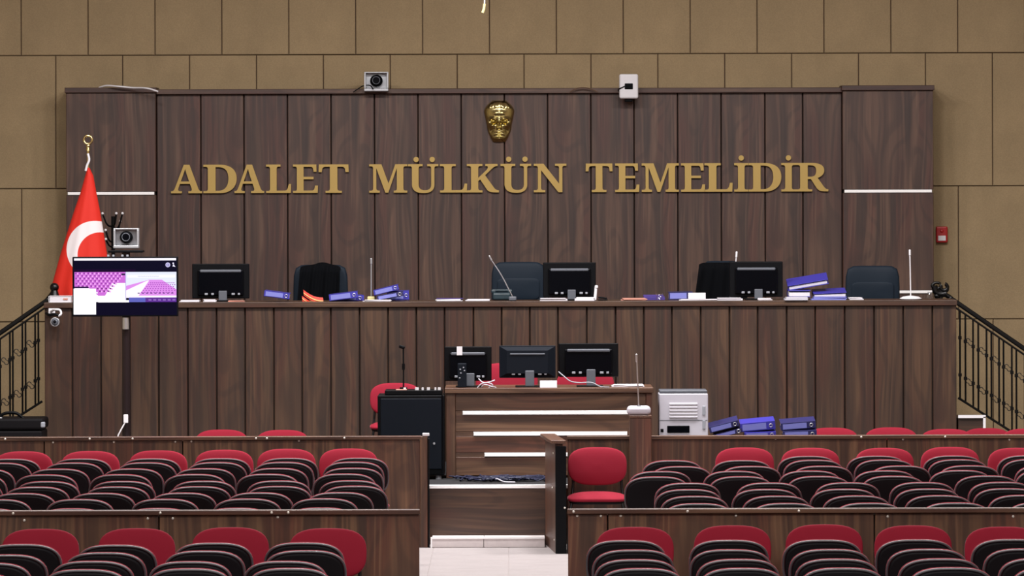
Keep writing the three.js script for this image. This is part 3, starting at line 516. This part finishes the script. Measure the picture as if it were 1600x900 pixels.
{ const t = thing('glass_jar', 'small grey glass jar at the right end of the bench top', 'jar', [bx(1453), BY, -BD]); mesh('jar_body', lathe([[0, 0], [.026, 0], [.03, .01], [.03, .045], [.022, .055], [.02, .055], [.027, .044], [.027, .004], [0, .003]]), M.glass, t); mesh('lid', T(cyl(.021, .021, .012, 18), 0, .061, 0), M.silver, t); }
{ const t = thing('book', 'white thick book lying at the left end of the bench below the flag', 'book', [atX(95, 46.1, 470), BY, -46.1]); mesh('cover', [T(box(.2, .004, .16), 0, .002, 0), T(box(.2, .004, .16), 0, .056, 0), T(box(.004, .058, .16), -.1, .029, 0)], M.white, t); mesh('page_block', T(box(.19, .05, .15), .003, .029, 0), M.paper, t); mesh('label_sticker', T(box(.04, .014, .002), .05, .03, .08), M.pink, t); }
// ---------- flag ----------
{
  const D = 47.2, pTop = at(137.5, 229, D), flr = PL1, cx = pTop.x, t = thing('flag_stand', 'red flag with a white crescent hanging in folds from a gold-tipped pole', 'flag', [cx, flr, -D]);
  const yF = atY(262, D, 137) - flr;
  mesh('pole', rod([0, .03, 0], [.0, atY(236, D, 137) - flr, 0], .012, 12), M.brass, t); mesh('base', lathe([[0, 0], [.17, 0], [.17, .02], [.06, .045], [.02, .06], [0, .06]]), M.brass, t);
  const yr = atY(218.5, D, 137) - flr;
  mesh('finial', [new THREE.TorusGeometry(.038, .011, 10, 24).translate(0, yr, 0), T(cyl(.014, .02, .05, 12), 0, yr - .075, 0), T(sph(.02), 0, yr - .055, 0), T(sph(.016), 0, yr - .14, 0)], M.brass, t);
  mesh('cord', [tube([[0, yF + .13, .015], [.012, yF + .07, .02], [-.008, yF + .02, .02], [-.02, yF - .03, .02]], .012, 10, 6)], M.white, t);
  // cloth: horizontal sections from the tip down, front folds and a back
  const NV = 40, NU = 60, P = [], I = [], UV = [], prof = [[262, 136.5, 140], [275, 133, 146], [300, 126, 150.5], [330, 115.5, 156.5], [360, 106, 161.5], [400, 93.5, 168], [440, 82.5, 173], [452, 79.5, 175], [480, 78, 178], [540, 76, 180]];
  const edge = y => { for (let i = 0; i < prof.length - 1; i++) if (y <= prof[i + 1][0]) { const f = (y - prof[i][0]) / (prof[i + 1][0] - prof[i][0]); return [prof[i][1] + (prof[i + 1][1] - prof[i][1]) * f, prof[i][2] + (prof[i + 1][2] - prof[i][2]) * f]; } return prof.at(-1).slice(1); };
  for (let j = 0; j <= NV; j++) { const py = 262 + (520 - 262) * j / NV, [l, r] = edge(py), xl = at(l, py, D).x - cx, xr = at(r, py, D).x - cx, w = (xr - xl) / 2, xm = (xl + xr) / 2;
    for (let i = 0; i <= NU; i++) { const a = 2 * Math.PI * i / NU, q = j / NV, fold = 1 + .1 * q * Math.sin(a * 7 + 1) + .06 * q * Math.sin(a * 11);
      let x = xm + w * Math.cos(a), zz = (.03 + w * .42) * Math.sin(a) * fold; const drop = py > 440 ? Math.max(0, (x - xl) / (2 * w)) * 0 : 0;
      let y = atY(py, D, 137) - flr; if (j === NV) { x = xm; zz *= .2; }
      P.push(x, y, zz); const front = Math.sin(a) > 0; UV.push((x / .9 + .6), (y - .4) / 1.6); } }
  for (let j = 0; j < NV; j++) for (let i = 0; i < NU; i++) { const k = j * (NU + 1) + i; I.push(k, k + 1, k + NU + 1, k + 1, k + NU + 2, k + NU + 1); }
  const g = new THREE.BufferGeometry(); g.setAttribute('position', new THREE.Float32BufferAttribute(P, 3)); g.setAttribute('uv', new THREE.Float32BufferAttribute(UV, 2)); g.setIndex(I); g.computeVertexNormals();
  // print: white crescent
  const cv = document.createElement('canvas'); cv.width = 720; cv.height = 1280; const c = cv.getContext('2d'); c.fillStyle = '#c81e0a'; c.fillRect(0, 0, 720, 1280);
  const toC = (px, py) => { const p = at(px, py, D); return [((p.x - cx) / .9 + .6) * 720, (1 - (p.y - flr - .4) / 1.6) * 1280]; }, s = D / F / .9 * 720;
  c.fillStyle = '#dcd4d6'; c.beginPath(); { const [x, y] = toC(149.5, 389); c.ellipse(x, y, 44.5 * s, 44 * s, 0, 0, 7); } c.fill();
  c.fillStyle = '#c81e0a'; c.beginPath(); { const [x, y] = toC(157, 397.5); c.ellipse(x, y, 34 * s, 34.5 * s, 0, 0, 7); } c.fill();
  const tx = new THREE.CanvasTexture(cv); tx.colorSpace = THREE.SRGBColorSpace;
  mesh('flag_cloth', g, S({ map: tx, roughness: .75, side: THREE.DoubleSide }), t);
}
{ // coat stand with pale knobs beside the flag
  const D = 48.6, p = at(177, 470, D), t = thing('coat_stand', 'black coat stand with pale knobs between the flag and the tracking camera', 'coat stand', [p.x, PL1, -D]); const Y = py => atY(py, D, 177) - PL1, X = px => atX(px, D, 350) - p.x;
  mesh('pole', rod([0, .03, 0], [0, Y(338), 0], .018, 10), M.black, t); mesh('base', lathe([[0, 0], [.2, 0], [.19, .025], [.03, .05], [0, .05]]), M.black, t);
  for (const [bx0, by0, ex, ey, z] of [[177, 348, 161, 334, .06], [177, 346, 183, 334, .1], [177, 352, 192, 334, .05], [177, 372, 166, 360, .08], [177, 380, 166.5, 374, .1], [177, 360, 188, 346, .0]]) {
    mesh('hook', tube([[X(bx0), Y(by0 + 6), 0], [X((bx0 + ex) / 2), Y(by0 + 4), z * .7], [X(ex), Y(ey), z]], .009, 8, 6), M.black, t); mesh('knob', T(sph(.013, 12, 8), X(ex), Y(ey - .5), z), M.white, t); }
}
// ---------- television on its stand ----------
{
  const D = 44.3, x0 = atX(113.5, D, 448), x1 = atX(278.5, D, 448), yt = atY(401, D, 196), yb = atY(494.5, D, 196), cx = (x0 + x1) / 2, cy = (yt + yb) / 2, w = x1 - x0, h = yt - yb;
  const t = thing('television', 'large television on a pole stand showing a purple picture of chair rows', 'television', [cx, 0, -D]);
  mesh('bezel', rbox(w, h, .05, .008), M.black, t, [0, cy, 0]);
  const W = 1380, Hh = 760, cv = document.createElement('canvas'); cv.width = W; cv.height = Hh; const c = cv.getContext('2d'), R = (x, y, a, b, f) => { c.fillStyle = f; c.fillRect(x, y, a, b); };
  R(0, 0, W, Hh, '#08061f'); R(0, 150, W * .6, 40, '#180428'); R(8, 2, W - 18, 30, '#fbf4ff');
  c.fillStyle = '#c9c4e8'; c.beginPath(); c.arc(1260, 92, 32, 0, 7); c.fill(); c.strokeStyle = '#5a559a'; c.lineWidth = 7; c.strokeRect(1246, 80, 28, 24); c.fillStyle = '#ece8ff'; c.fillRect(1322, 62, 20, 18); c.beginPath(); c.moveTo(1320, 112); c.lineTo(1336, 80); c.lineTo(1362, 120); c.fill();
  R(12, 185, 680, 200, '#c66ad0'); R(12, 330, 680, 255, '#fbf6fb');                                   // left picture
  c.fillStyle = '#c66ad0'; c.beginPath(); c.moveTo(12, 185); c.lineTo(640, 185); c.lineTo(520, 330); c.lineTo(420, 500); c.lineTo(330, 500); c.lineTo(210, 400); c.lineTo(12, 400); c.fill();
  for (let r = 0; r < 8; r++) for (let k = -4; k < 16; k++) { const x = 20 + k * 56 + r * 30, y = 192 + r * 34; if (x < 12 || x + (y - 185) * .8 > 640 + r * 6 || (y > 370 && x < 310)) continue; R(x, y, 24, 20, r > 5 ? '#74307e' : '#943ea2'); R(x + 24, y + 4, 20, 22, '#f0a6f0'); }
  R(640, 205, 50, 24, '#33224a'); R(692, 185, 10, 400, '#b9b2e0'); R(12, 378, 190, 20, '#1a0a3a');
  R(0, 405, 300, 345, '#fdfcfd'); R(300, 450, 24, 20, '#ece8f4'); R(330, 560, 410, 30, '#fdfbfd');
  R(702, 185, 672, 345, '#dfe3f7'); R(720, 225, 640, 36, '#f3f3fd'); for (let k = 0; k < 22; k++) R(860 + k * 13, 240 + (k % 3), 8, 7, '#8d93b8');
  c.fillStyle = '#d98be4'; c.beginPath(); c.moveTo(702, 370); c.lineTo(1010, 290); c.lineTo(1180, 290); c.lineTo(1374, 420); c.lineTo(1374, 500); c.lineTo(702, 500); c.fill();
  c.fillStyle = '#fbf0fb'; c.beginPath(); c.moveTo(985, 300); c.lineTo(1010, 300); c.lineTo(870, 500); c.lineTo(702, 500); c.lineTo(702, 430); c.fill();
  for (let r = 0; r < 6; r++) for (let k = 0; k < 14; k++) { const y = 325 + r * 25, x = 1020 - r * 24 + k * (26 + r * 3); if (x > 1350) continue; R(x, y, 14 + r, 12, '#a24cb4'); }
  for (let k = 0; k < 9; k++) R(855 + k * 56, 462, 30, 12, '#5c3a78'); R(702, 500, 672, 30, '#f7ecfb'); R(740, 525, 634, 62, '#5e62b8'); R(960, 525, 414, 62, '#5a2f8c'); for (let k = 0; k < 6; k++) R(1000 + k * 64, 548, 40, 20, '#8b62b8');
  const tx = new THREE.CanvasTexture(cv); tx.colorSpace = THREE.SRGBColorSpace;
  const sg = new THREE.PlaneGeometry(w - .02, h - .024); mesh('screen', sg, PH({ color: 0x000000, roughness: .3, specularIntensity: .2, emissive: 0xffffff, emissiveMap: tx, emissiveIntensity: 1 }), t, [0, cy, .0262]);
  const L = new THREE.RectAreaLight(0xe8d8ff, .35, w - .04, h - .04); L.position.set(0, cy, .03); L.rotation.y = Math.PI; t.add(L);
  const X = atX(196.5, D, 580) - cx;
  mesh('back_bulge', rbox(w * .6, h * .6, .05, .015), M.black, t, [0, cy, -.05]);
  mesh('pole', rod([X, .04, -.06], [X, cy + .3, -.06], .036, 16), S({ color: 0x2c2224, roughness: .3, metalness: .5 }), t); mesh('pole_collar', T(cyl(.03, .03, .1, 16), X, yb - .06, -.012), M.alu, t);
  mesh('base', T(rbox(.6, .04, .5, .015), X, .02, -.06), M.black, t);
  mesh('shelf', rbox(.3, .02, .2, .005), M.black, t, [atX(196, D, 400) - cx, atY(393, D, 196), -.1]);
  for (const px of [169, 177, 191, 199]) mesh('clip', rbox(.02, .018, .02, .004), M.portGrey, t, [atX(px, D, 400) - cx, yt + .008, -.01]);
  ptz([atX(196, D, 388), atY(388.5, D, 196), -D - .12], .92, 'silver and black tracking camera standing above the television');
  // plug box and cable
  const q = at(195.5, 655, D - .08); q.x -= cx; mesh('plug_box', T(rbox(.04, .075, .03, .006), q.x, q.y, .0), M.white, t).userData.label = 'small white plug box on the pole'; mesh('cable', T(tube([[-.005, -.03, .005], [-.03, -.075, .01], [-.065, -.14, .01], [-.09, -.3, .0], [-.1, -q.y + .01, .02]], .007, 14, 6), q.x, q.y, 0), M.white, t).userData.label = 'white dangling cable';
}
// ---------- on top of the panelling and on the wall ----------
ptz([atX(588, 49.9, 140), atY(143, 49.9, 588), -49.93], 1.0, 'silver and black tracking camera on top of the wood panelling, left of the mask');
{ const p = at(982.5, 155, 49.8), t = thing('wireless_unit', 'white rounded wall unit with a small dark window atop the panelling', 'wall unit', [p.x, p.y, -49.83]); mesh('casing', rbox(.185, .24, .1, .02), M.white, t, [0, .125, 0]); mesh('window', rbox(.08, .058, .02, .006), M.blackGloss, t, [.0, .125, .046]); mesh('cable', tube([[-.04, .125, .055], [-.075, .11, .06], [-.1, .095, .03], [-.1, .08, -.02]], .006, 10, 6), M.black, t); mesh('bracket', rbox(.08, .05, .05, .008), M.black, t, [0, .0, -.03]); }
mesh('white_cable', tube([at(155, 137, 49.9), at(165, 134, 49.85), at(185, 135, 49.8), at(205, 137, 49.8), at(230, 138, 49.72), at(247, 143, 49.7)], .009, 24, 6), M.white); tag(scene.children.at(-1), 'white cable lying along the top of the left pilaster', 'cable');
mesh('brown_cable', tube([at(890, 144, 49.9), at(900, 138.5, 49.9), at(910, 137, 49.9), at(922, 138.5, 49.9), at(934, 144, 49.9)], .006, 20, 6), M.joint); tag(scene.children.at(-1), 'thin brown cable arching on the panelling top, left of the white unit', 'cable');
mesh('black_cable', tube([at(552, 144, 49.9), at(560, 138.5, 49.9), at(568, 134, 49.92), at(578, 133.5, 49.88), at(583, 139, 49.81)], .006, 20, 6), M.black); tag(scene.children.at(-1), 'short black cable running to the tracking camera on the panelling', 'cable');
{ const t = thing('hanging_cord', 'thin white cord end hanging down from the ceiling at top centre', 'cord', [0, 0, 0]); const D = 44; mesh('cord', tube([at(758, -940, D).setY(CEIL), at(757, -400, D), at(757.5, -20, D), at(757, 8, D)], .006, 30, 6), M.white, t); mesh('tassel', tube([at(757, 6, D), at(756, 14, D), at(754, 20, D)], .012, 8, 7), M.cream, t); }
{ const p = at(1471, 366.5, WALL_D), t = thing('fire_alarm', 'red fire alarm box with a white label on the beige wall', 'alarm', [p.x, p.y, -WALL_D + .028]); mesh('box', rbox(.115, .16, .06, .014), M.redPlastic, t); mesh('label_plate', rbox(.075, .05, .008, .003), M.white, t, [0, -.035, .03]); mesh('lens_cap', T(sph(.018, 14, 8).scale(1, 1, .5), 0, .035, .03), M.redPlastic, t); }
// ---------- dome camera at the bench's left end ----------
{ const p = at(86, 490, 45.9), t = thing('dome_camera', 'small dome camera on a curved white bracket at the bench left end', 'camera', [p.x, p.y, -45.93]);
  mesh('bracket', tube([[-.04, .02, -.03], [.0, .035, .03], [.045, .03, .04], [.055, -.005, .05], [.03, -.02, .05]], .011, 16, 8), M.white, t); mesh('arm', tube([[-.085, -.0, -.04], [-.05, -.012, .03], [-.0, -.006, .045], [.035, -.018, .05]], .013, 12, 8), M.black, t); mesh('mount_plate', rbox(.06, .05, .012, .004), M.white, t, [-.035, .02, -.04]);
  mesh('dome', T(sph(.036, 18, 12), 0, -.075, .03), M.greyPlastic, t); mesh('dome_rim', new THREE.TorusGeometry(.036, .006, 8, 24).translate(0, -.075, .04), M.silver, t); mesh('lens', T(sph(.016, 12, 8), .0, -.072, .056), M.blackGloss, t); }
// ---------- stair railings and steps ----------
function railing(side) {
  const D = 46.9, L = side < 0, t = thing('stair_railing', L ? 'black wrought iron stair railing sloping down left of the bench' : 'black wrought iron stair railing sloping down right of the bench', 'railing');
  const a = L ? at(77, 463.5, D) : at(1483, 461, D), sl = .69, run = 1.5, s = L ? -1 : 1, e = V(a.x + s * run, a.y - sl * run, -D), low0 = L ? at(66, 627, D) : at(1497, 621.5, D), lowE = V(low0.x + s * 1.4, low0.y - 1.4 * .64, -D);
  const ang = Math.atan2(e.y - a.y, e.x - a.x), len = a.distanceTo(e), mid = a.clone().add(e).multiplyScalar(.5);
  mesh('handrail', rbox(len, .042, .06, .014, 3), M.iron, t, [mid.x, mid.y - .02, mid.z], [0, 0, ang]); mesh('under_rail', rbox(len, .018, .03, .005), M.iron, t, [mid.x, mid.y - .075, mid.z], [0, 0, ang]);
  const lm = low0.clone().add(lowE).multiplyScalar(.5); mesh('lower_rail', rbox(low0.distanceTo(lowE), .022, .03, .005), M.iron, t, [lm.x, lm.y, lm.z], [0, 0, Math.atan2(lowE.y - low0.y, lowE.x - low0.x)]);
  const pairs = L ? [[60, 55], [40, 35], [20, 15.5], [0, -5], [-20, -25], [-40, -45]] : [[1500, 1508.5], [1520.5, 1528.6], [1541.5, 1549], [1561, 1568], [1581, 1588], [1601, 1608], [1621, 1628], [1642, 1649]];
  const yU = x => a.y - sl * Math.abs(x - a.x) - .08, yL = x => low0.y - .64 * s * (x - low0.x);
  pairs.forEach(([p, q], k) => { const xs = [p, q].map(v => atX(v, D, 560)); for (const x of xs) { const u = yU(x), l = yL(x) - .005; if (u > l) { mesh('baluster', rod([x, l, -D], [x, u, -D], .0095, 6), M.iron, t); mesh('collar', T(box(.03, .03, .03), x, l + (u - l) * .28, -D), M.iron, t); mesh('collar', T(box(.03, .03, .03), x, l + (u - l) * .7, -D), M.iron, t); } }
    const xm = xs[1] + (atX(pairs[Math.min(k + 1, pairs.length - 1)][0], D, 560) - xs[1]) / 2; if (k < pairs.length - 1) for (const f of [.26, .72]) { const u = yU(xm), l = yL(xm), y = l + (u - l) * f; mesh('scroll', [new THREE.TorusGeometry(.019, .0045, 5, 12, 5).translate(xm - .012, y + .012, -D), new THREE.TorusGeometry(.019, .0045, 5, 12, 5).rotateZ(3).translate(xm + .014, y - .012, -D)], M.ironDull, t); } });
  const n = L ? at(85, 449, D) : at(1470, 452, D);
  mesh('newel_post', [rod([n.x, B_TOP - .76, -D], [n.x, n.y, -D], .018, 10)], M.iron, t);
  if (L) mesh('newel_finial', [T(sph(.042, 18, 12), n.x, n.y, -D), T(cyl(.03, .045, .05, 14), n.x, n.y - .05, -D)], M.iron, t);
  else mesh('newel_finial', [new THREE.TorusGeometry(.034, .016, 10, 20, 5.2).rotateZ(.6).scale(1.1, .8, 1).translate(n.x - .038, n.y + .034, -D), new THREE.TorusGeometry(.03, .017, 10, 20, 5.2).rotateZ(2.4).translate(n.x + .03, n.y + .02, -D + .01), tube([[n.x - .06, n.y + .03, -D], [n.x - .04, n.y - .03, -D], [n.x, n.y - .045, -D], [n.x + .05, n.y - .04, -D]], .03, 12, 9), T(sph(.028, 12, 10), n.x - .035, n.y - .06, -D), tube([[n.x + .0, n.y - .03, -D], [n.x + .055, n.y - .01, -D], [n.x + .062, n.y + .03, -D]], .018, 10, 8)], M.iron, t);
  mesh('newel_link', tube([[n.x, n.y - .02, -D], [(n.x * .5 + a.x * .5), (n.y + a.y) / 2 - .02, -D], [a.x + s * .02, a.y - .03, -D]], .022, 8, 8), M.iron, t);
  // steps
  const st = thing('side_stairs', L ? 'wooden steps behind the railing left of the bench' : 'wooden steps with white edging behind the right railing', 'stairs');
  const X0 = L ? atX(69, 46, 650) - .02 : atX(1495.5, 46, 560) + .006, tops = L ? [.70, .54, .38, .2] : [.832, .665, .5, .335, .168];
  tops.forEach((y, i) => { const x = X0 + s * (.125 + i * .25), wd = i === 0 ? .245 : .25; mesh('step', uvM(box(wd - .004, y - .03, .8), 'h', i * .3, 0), M.benchWood, st, [x, (y - .03) / 2, -46.41]);
    mesh('step_edging', [T(box(wd, .026, .03), x, y - .012, -46.0), T(box(.022, .14, .03), x + s * (wd / 2 - .011), y - .085, -46.0)], M.white, st); });
}
railing(-1); railing(1);
// ---------- before the bench ----------
{ const D = 44.6, xr = atX(66, D, 660), t = thing('equipment_case', 'black equipment case with metal latches at the left edge, below the railing', 'case', [xr - .38, 0, -D - .25]);
  const yt = atY(653, D, 40);
  mesh('case_body', rbox(.76, yt - .11, .5, .02), M.shell, t, [0, (yt - .11) / 2, 0]); mesh('lid', rbox(.78, .1, .52, .025), M.shell, t, [0, yt - .055, 0]); mesh('handle', tube([[-.02, yt - .01, .1], [.03, yt + .03, .1], [.14, yt + .035, .1], [.2, yt - .01, .1]], .014, 14, 8), M.black, t);
  mesh('latch', rbox(.05, .014, .06, .005), M.silver, t, [-.0, yt - .002, .2]); mesh('corner_guard', rbox(.04, .05, .05, .012), M.portGrey, t, [.385, yt - .06, .24]); }
{ // black rack cabinet
  const D = 42.05, a = atX(590, D, 680), b = atX(694.5, D, 680), y0 = PLAT_Y, yt = atY(618, D, 640), w = b - a, h = yt - y0, t = thing('rack_cabinet', 'black equipment rack cabinet standing left of the clerks desk', 'cabinet', [(a + b) / 2, y0, -D - .27]);
  for (const [x, z] of [[-1, -1], [1, -1], [-1, 1], [1, 1]]) mesh('foot', cyl(.022, .026, .035, 12), M.portGrey, t, [x * (w / 2 - .05), .0175, z * .21]);
  mesh('cabinet_body', rbox(w, h - .035, .52, .008), M.black, t, [0, .035 + (h - .035) / 2, 0]); mesh('door', rbox(w - .05, h - .11, .02, .006), M.darkBlue, t, [.0, .03 + h / 2, .262]); mesh('side_seam', box(.012, h - .06, .01), M.blackGloss, t, [w / 2 - .018, .03 + h / 2, .262]); mesh('lock', T(cyl(.009, .009, .012, 12).rotateX(Math.PI / 2), w / 2 - .085, h * .43, .276), M.silver, t);
  const mx = thing('audio_mixer', 'flat black audio unit with pale knobs on top of the rack cabinet', 'mixer', [(a + b) / 2 + .02, yt + .001, -D - .2]);
  mesh('unit_body', rbox(w * .86, .04, .3, .008), M.black, mx, [0, .02, 0]); for (const [px, r] of [[632, .011], [651, .016], [660, .009], [669, .013], [680, .008], [686, .012]]) mesh('knob', cyl(r, r, .02, 12), M.white, mx, [atX(px, D, 612) - (a + b) / 2 - .02, .05, .08]);
  mesh('paper_slip', rbox(.09, .005, .08, .001, 1), M.pink, mx, [-.1, .043, .08]);
  const g = at(630.5, 610, 42.2); const k = thing('black_microphone', 'black gooseneck microphone rising from the rack cabinet before the red chair', 'microphone', [g.x, yt + .042, -42.2]);
  mesh('base', cyl(.03, .034, .02, 16), M.black, k, [0, .01, 0]); mesh('stem', tube([[0, .02, 0], [0, .14, 0], [.0, .28, 0], [.0, .34, 0]], .007, 12, 6), M.black, k); mesh('clip', T(cyl(.013, .013, .05, 10), 0, .19, 0), M.black, k); mesh('head', rbox(.05, .028, .03, .01), M.black, k, [-.012, .352, 0], [0, 0, -.3]); }
chair(619, 597.5, true, 'red chair half hidden behind the black rack cabinet', (EYE - (597.5 - 312) * 43.35 / F) - PLAT_Y, PLAT_Y, 43.35);
chair(791, 566, true, 'red chair glimpsed between the left and middle desk monitors', .915, PLAT_Y, 43.35);
chair(914, 566, true, 'red chair whose cushion shows below the right desk monitor', .86, PLAT_Y - .0, 43.4);
// ---------- on the clerks' desk ----------
const DY = DESK_TOP + .001;
monitor(694.5, 768, 541.5, 42.45, DY, 'leftmost desk monitor with a white sticker and tangled cables at its foot', 0, .05);
monitor(780, 868, 540, 42.4, DY, 'middle desk monitor with a bluish sloped back', 1, .075);
monitor(873, 966, 536.5, 42.45, DY, 'rightmost desk monitor with a grey slot across its back', 0, .08);
{ const p = at(718, 548.5, 42.37), m = mesh('white_sticker', rbox(.046, .072, .006, .002), M.white, scene, [p.x, p.y, -42.37]); m.position.z = -42.383; tag(m, 'white sticker hanging on the back of the leftmost desk monitor', 'sticker'); const t2 = scene; }
{ const t = thing('thin_computer', 'narrow dark computer box standing behind the leftmost monitor sticker', 'computer', [atX(722, 42.33, 575), DY, -42.335], 0); mesh('case_body', rbox(.075, .2, .05, .008), M.darkBlue, t, [0, .1, 0]); for (const [x, y] of [[-.015, .15], [.012, .165], [-.01, .12], [.02, .14], [-.02, .08]]) mesh('port', rbox(.012, .01, .006, .002), M.portGrey, t, [x, y, .025]); }
mesh('cable_tangle', [tube([at(746, 606, 42.28), at(752, 600, 42.27), at(762, 598, 42.26), at(770, 602, 42.27), at(764, 606, 42.28)], .0055, 24, 6), tube([at(748, 592, 42.36), at(756, 598, 42.3), at(768, 596, 42.27), at(773, 594, 42.28)], .005, 20, 6), tube([at(752, 605, 42.28), at(758, 601, 42.24), at(768, 604, 42.25), at(775, 605.5, 42.28)], .005, 20, 6)], M.offWhite); tag(scene.children.at(-1), 'tangled white cables on the desk right of the leftmost monitor', 'cables');
mesh('grey_cable', tube([at(873, 581, 42.36), at(880, 587, 42.32), at(892, 596, 42.28), at(905, 598, 42.27), at(925, 598, 42.26), at(938, 604, 42.25), at(952, 605, 42.26)], .005, 40, 6), M.portGrey); tag(scene.children.at(-1), 'long grey cable trailing under the rightmost desk monitor', 'cable');
{ const t = thing('name_card', 'white folded name card standing at the desk front edge, below the middle monitor', 'card', [atX(857, 42.24, 601), DY, -42.29]); mesh('front_leaf', box(.14, .058, .003), M.paper, t, [0, .028, .012], [-.25, 0, 0]); mesh('rear_leaf', box(.14, .058, .003), M.paper, t, [0, .028, -.012], [.25, 0, 0]); }
papers(955, 1006, 42.45, DY, .018, 'white papers on the right end of the clerks desk');
{ // cables under the desk
  const t = []; for (let k = 0; k < 30; k++) { const pts = []; let x = rr(700, 800); const n = 5; for (let i = 0; i < n; i++) { pts.push(V(atX(Math.min(852, x), 41.9, 750), PLAT_Y + rr(.01, .035), -rr(41.6, 42.1))); x += rr(10, 26); } t.push(tube(pts, rr(.005, .01), 18, 5)); }
  const m = mesh('cable_bundle', t, M.navyCable); m.userData.kind = 'stuff'; tag(m, 'bundle of dark navy cables lying under the clerks desk', 'cables');
  mesh('white_cable', tube([V(atX(775, 41.6, 750), PLAT_Y + .03, -41.6), V(atX(778, 41.55, 752), PLAT_Y + .03, -41.55), V(atX(783, 41.5, 755), PLAT_Y + .02, -41.5), V(atX(790, 41.45, 757), PLAT_Y + .012, -41.44), V(atX(805, 41.45, 757), PLAT_Y + .01, -41.43)], .006, 16, 6), M.offWhite); tag(scene.children.at(-1), 'thin pale cable end at the platform edge under the desk', 'cable');
}
{ // witness pillar with a microphone on its ledge
  const D = 40.7, a = atX(984, D, 700), b = atX(1018, D, 700), yt = atY(649.5, D, 1000), t = thing('pillar_stand', 'narrow tall wooden pillar stand carrying a white based microphone', 'stand', [(a + b) / 2, 0, -D - .1]);
  mesh('pillar_body', uvM(panel(b - a, yt - .02, .18, .004), 'v', 1.3, .6), M.deskWood, t, [0, (yt - .02) / 2, 0]); mesh('top_board', rbox(b - a + .004, .02, .185, .004), M.lipWood, t, [0, yt - .01, 0]);
  const m = thing('table_microphone', 'thin microphone on a rounded white base atop the narrow pillar stand', 'microphone', [atX(998.5, D, 645), yt + .001, -D - .09]);
  mesh('base', rbox(.19, .075, .14, .034, 4), M.offWhite, m, [0, .0375, 0]); mesh('stem', rod([0, .07, 0], [-.014, atY(565, D, 996) - yt, 0], .0055), M.alu, m); mesh('head', new THREE.CapsuleGeometry(.009, .05, 4, 10), M.alu, m, [-.017, atY(560, D, 996) - yt, 0]); mesh('button', rbox(.03, .008, .02, .003), M.greyPlastic, m, [0, .076, .04]); }
{ // low side table with printer and binders
  const D = 42.35, ty = .79, t = thing('side_table', 'low wooden side table hidden behind the partition, under the printer', 'table', [1.86, 0, -42.66]);
  mesh('tabletop', uvM(rbox(1.25, .035, .6, .005), 'h'), M.deskWood, t, [0, ty - .0175, 0]); for (const [x, z] of [[-1, -1], [1, -1], [-1, 1], [1, 1]]) mesh('leg', box(.05, ty - .035, .05), M.deskWood, t, [x * .58, (ty - .035) / 2, z * .26]);
  const a = atX(1030, D, 640), b = atX(1106.5, D, 640), yt = atY(610, D, 1068), w = b - a, h = yt - ty - .002, p = thing('printer', 'white office printer with a grilled front and dark paper slot, beside the blue binders', 'printer', [(a + b) / 2, ty + .001, -D - .2]);
  mesh('body', rbox(w, h - .025, .36, .012), M.offWhite, p, [0, (h - .025) / 2, 0]); mesh('lid', rbox(w - .01, .024, .36, .008), M.greyPlastic, p, [0, h - .012, -.005]);
  const fy = py => atY(py, D, 1068) - ty, fx = px => atX(px, D, 640) - (a + b) / 2;
  mesh('grille', box(fx(1090) - fx(1046), .13, .006), M.white, p, [fx(1068), fy(642), .18]); for (let i = 0; i < 5; i++) mesh('grille_slat', rbox(fx(1090) - fx(1046), .015, .014, .004), M.offWhite, p, [fx(1068), fy(632 + i * 5), .184]);
  mesh('seam', box(w - .01, .005, .004), M.greyPlastic, p, [0, fy(657), .1795]); mesh('paper_slot', rbox(.185, .06, .02, .005), M.blackGloss, p, [fx(1060), fy(671), .178]); mesh('power_button', rbox(.025, .028, .012, .004), M.black, p, [fx(1034.5), fy(673), .18]);
  for (const py of [642, 664]) mesh('side_latch', rbox(.026, .075, .012, .004), M.portGrey, p, [fx(1100), fy(py), .18]);
  const B = (px, dy, turn, tilt, l, L, th, m, dD = 0, pt = -.1) => binder([atX(px, D + .1, 665), ty + dy, -D - .16 - dD], turn, tilt, l, m, L, th, pt);
  B(1132, .095, Math.PI, -.25, 'pale-spined dark binder slanting up beside the printer', .25, .05, [M.binderDark, M.binderDark]); B(1138, .045, Math.PI, -.25, 'dark binder under the slanting one beside the printer', .24, .035, [M.binderDark, M.binderDark], 0);
  B(1184, .085, Math.PI, -.09, 'upper blue binder in the middle of the three piles beside the printer', .29, .07, [M.binder, M.binderDark]); B(1187, .028, Math.PI, -.03, 'lower blue binder in the middle of the three piles beside the printer', .26, .045, [M.binder, M.binderDark], -.02);
  B(1247, .095, Math.PI, -.08, 'upper pale-spined binder of the rightmost pile behind the partition', .29, .06, [M.binderDark, M.binderDark]); B(1249, .025, Math.PI, -.04, 'lower pale-spined binder of the rightmost pile behind the partition', .28, .06, [M.binderDark, M.binder], -.02);
}
renderer.render(scene, camera);
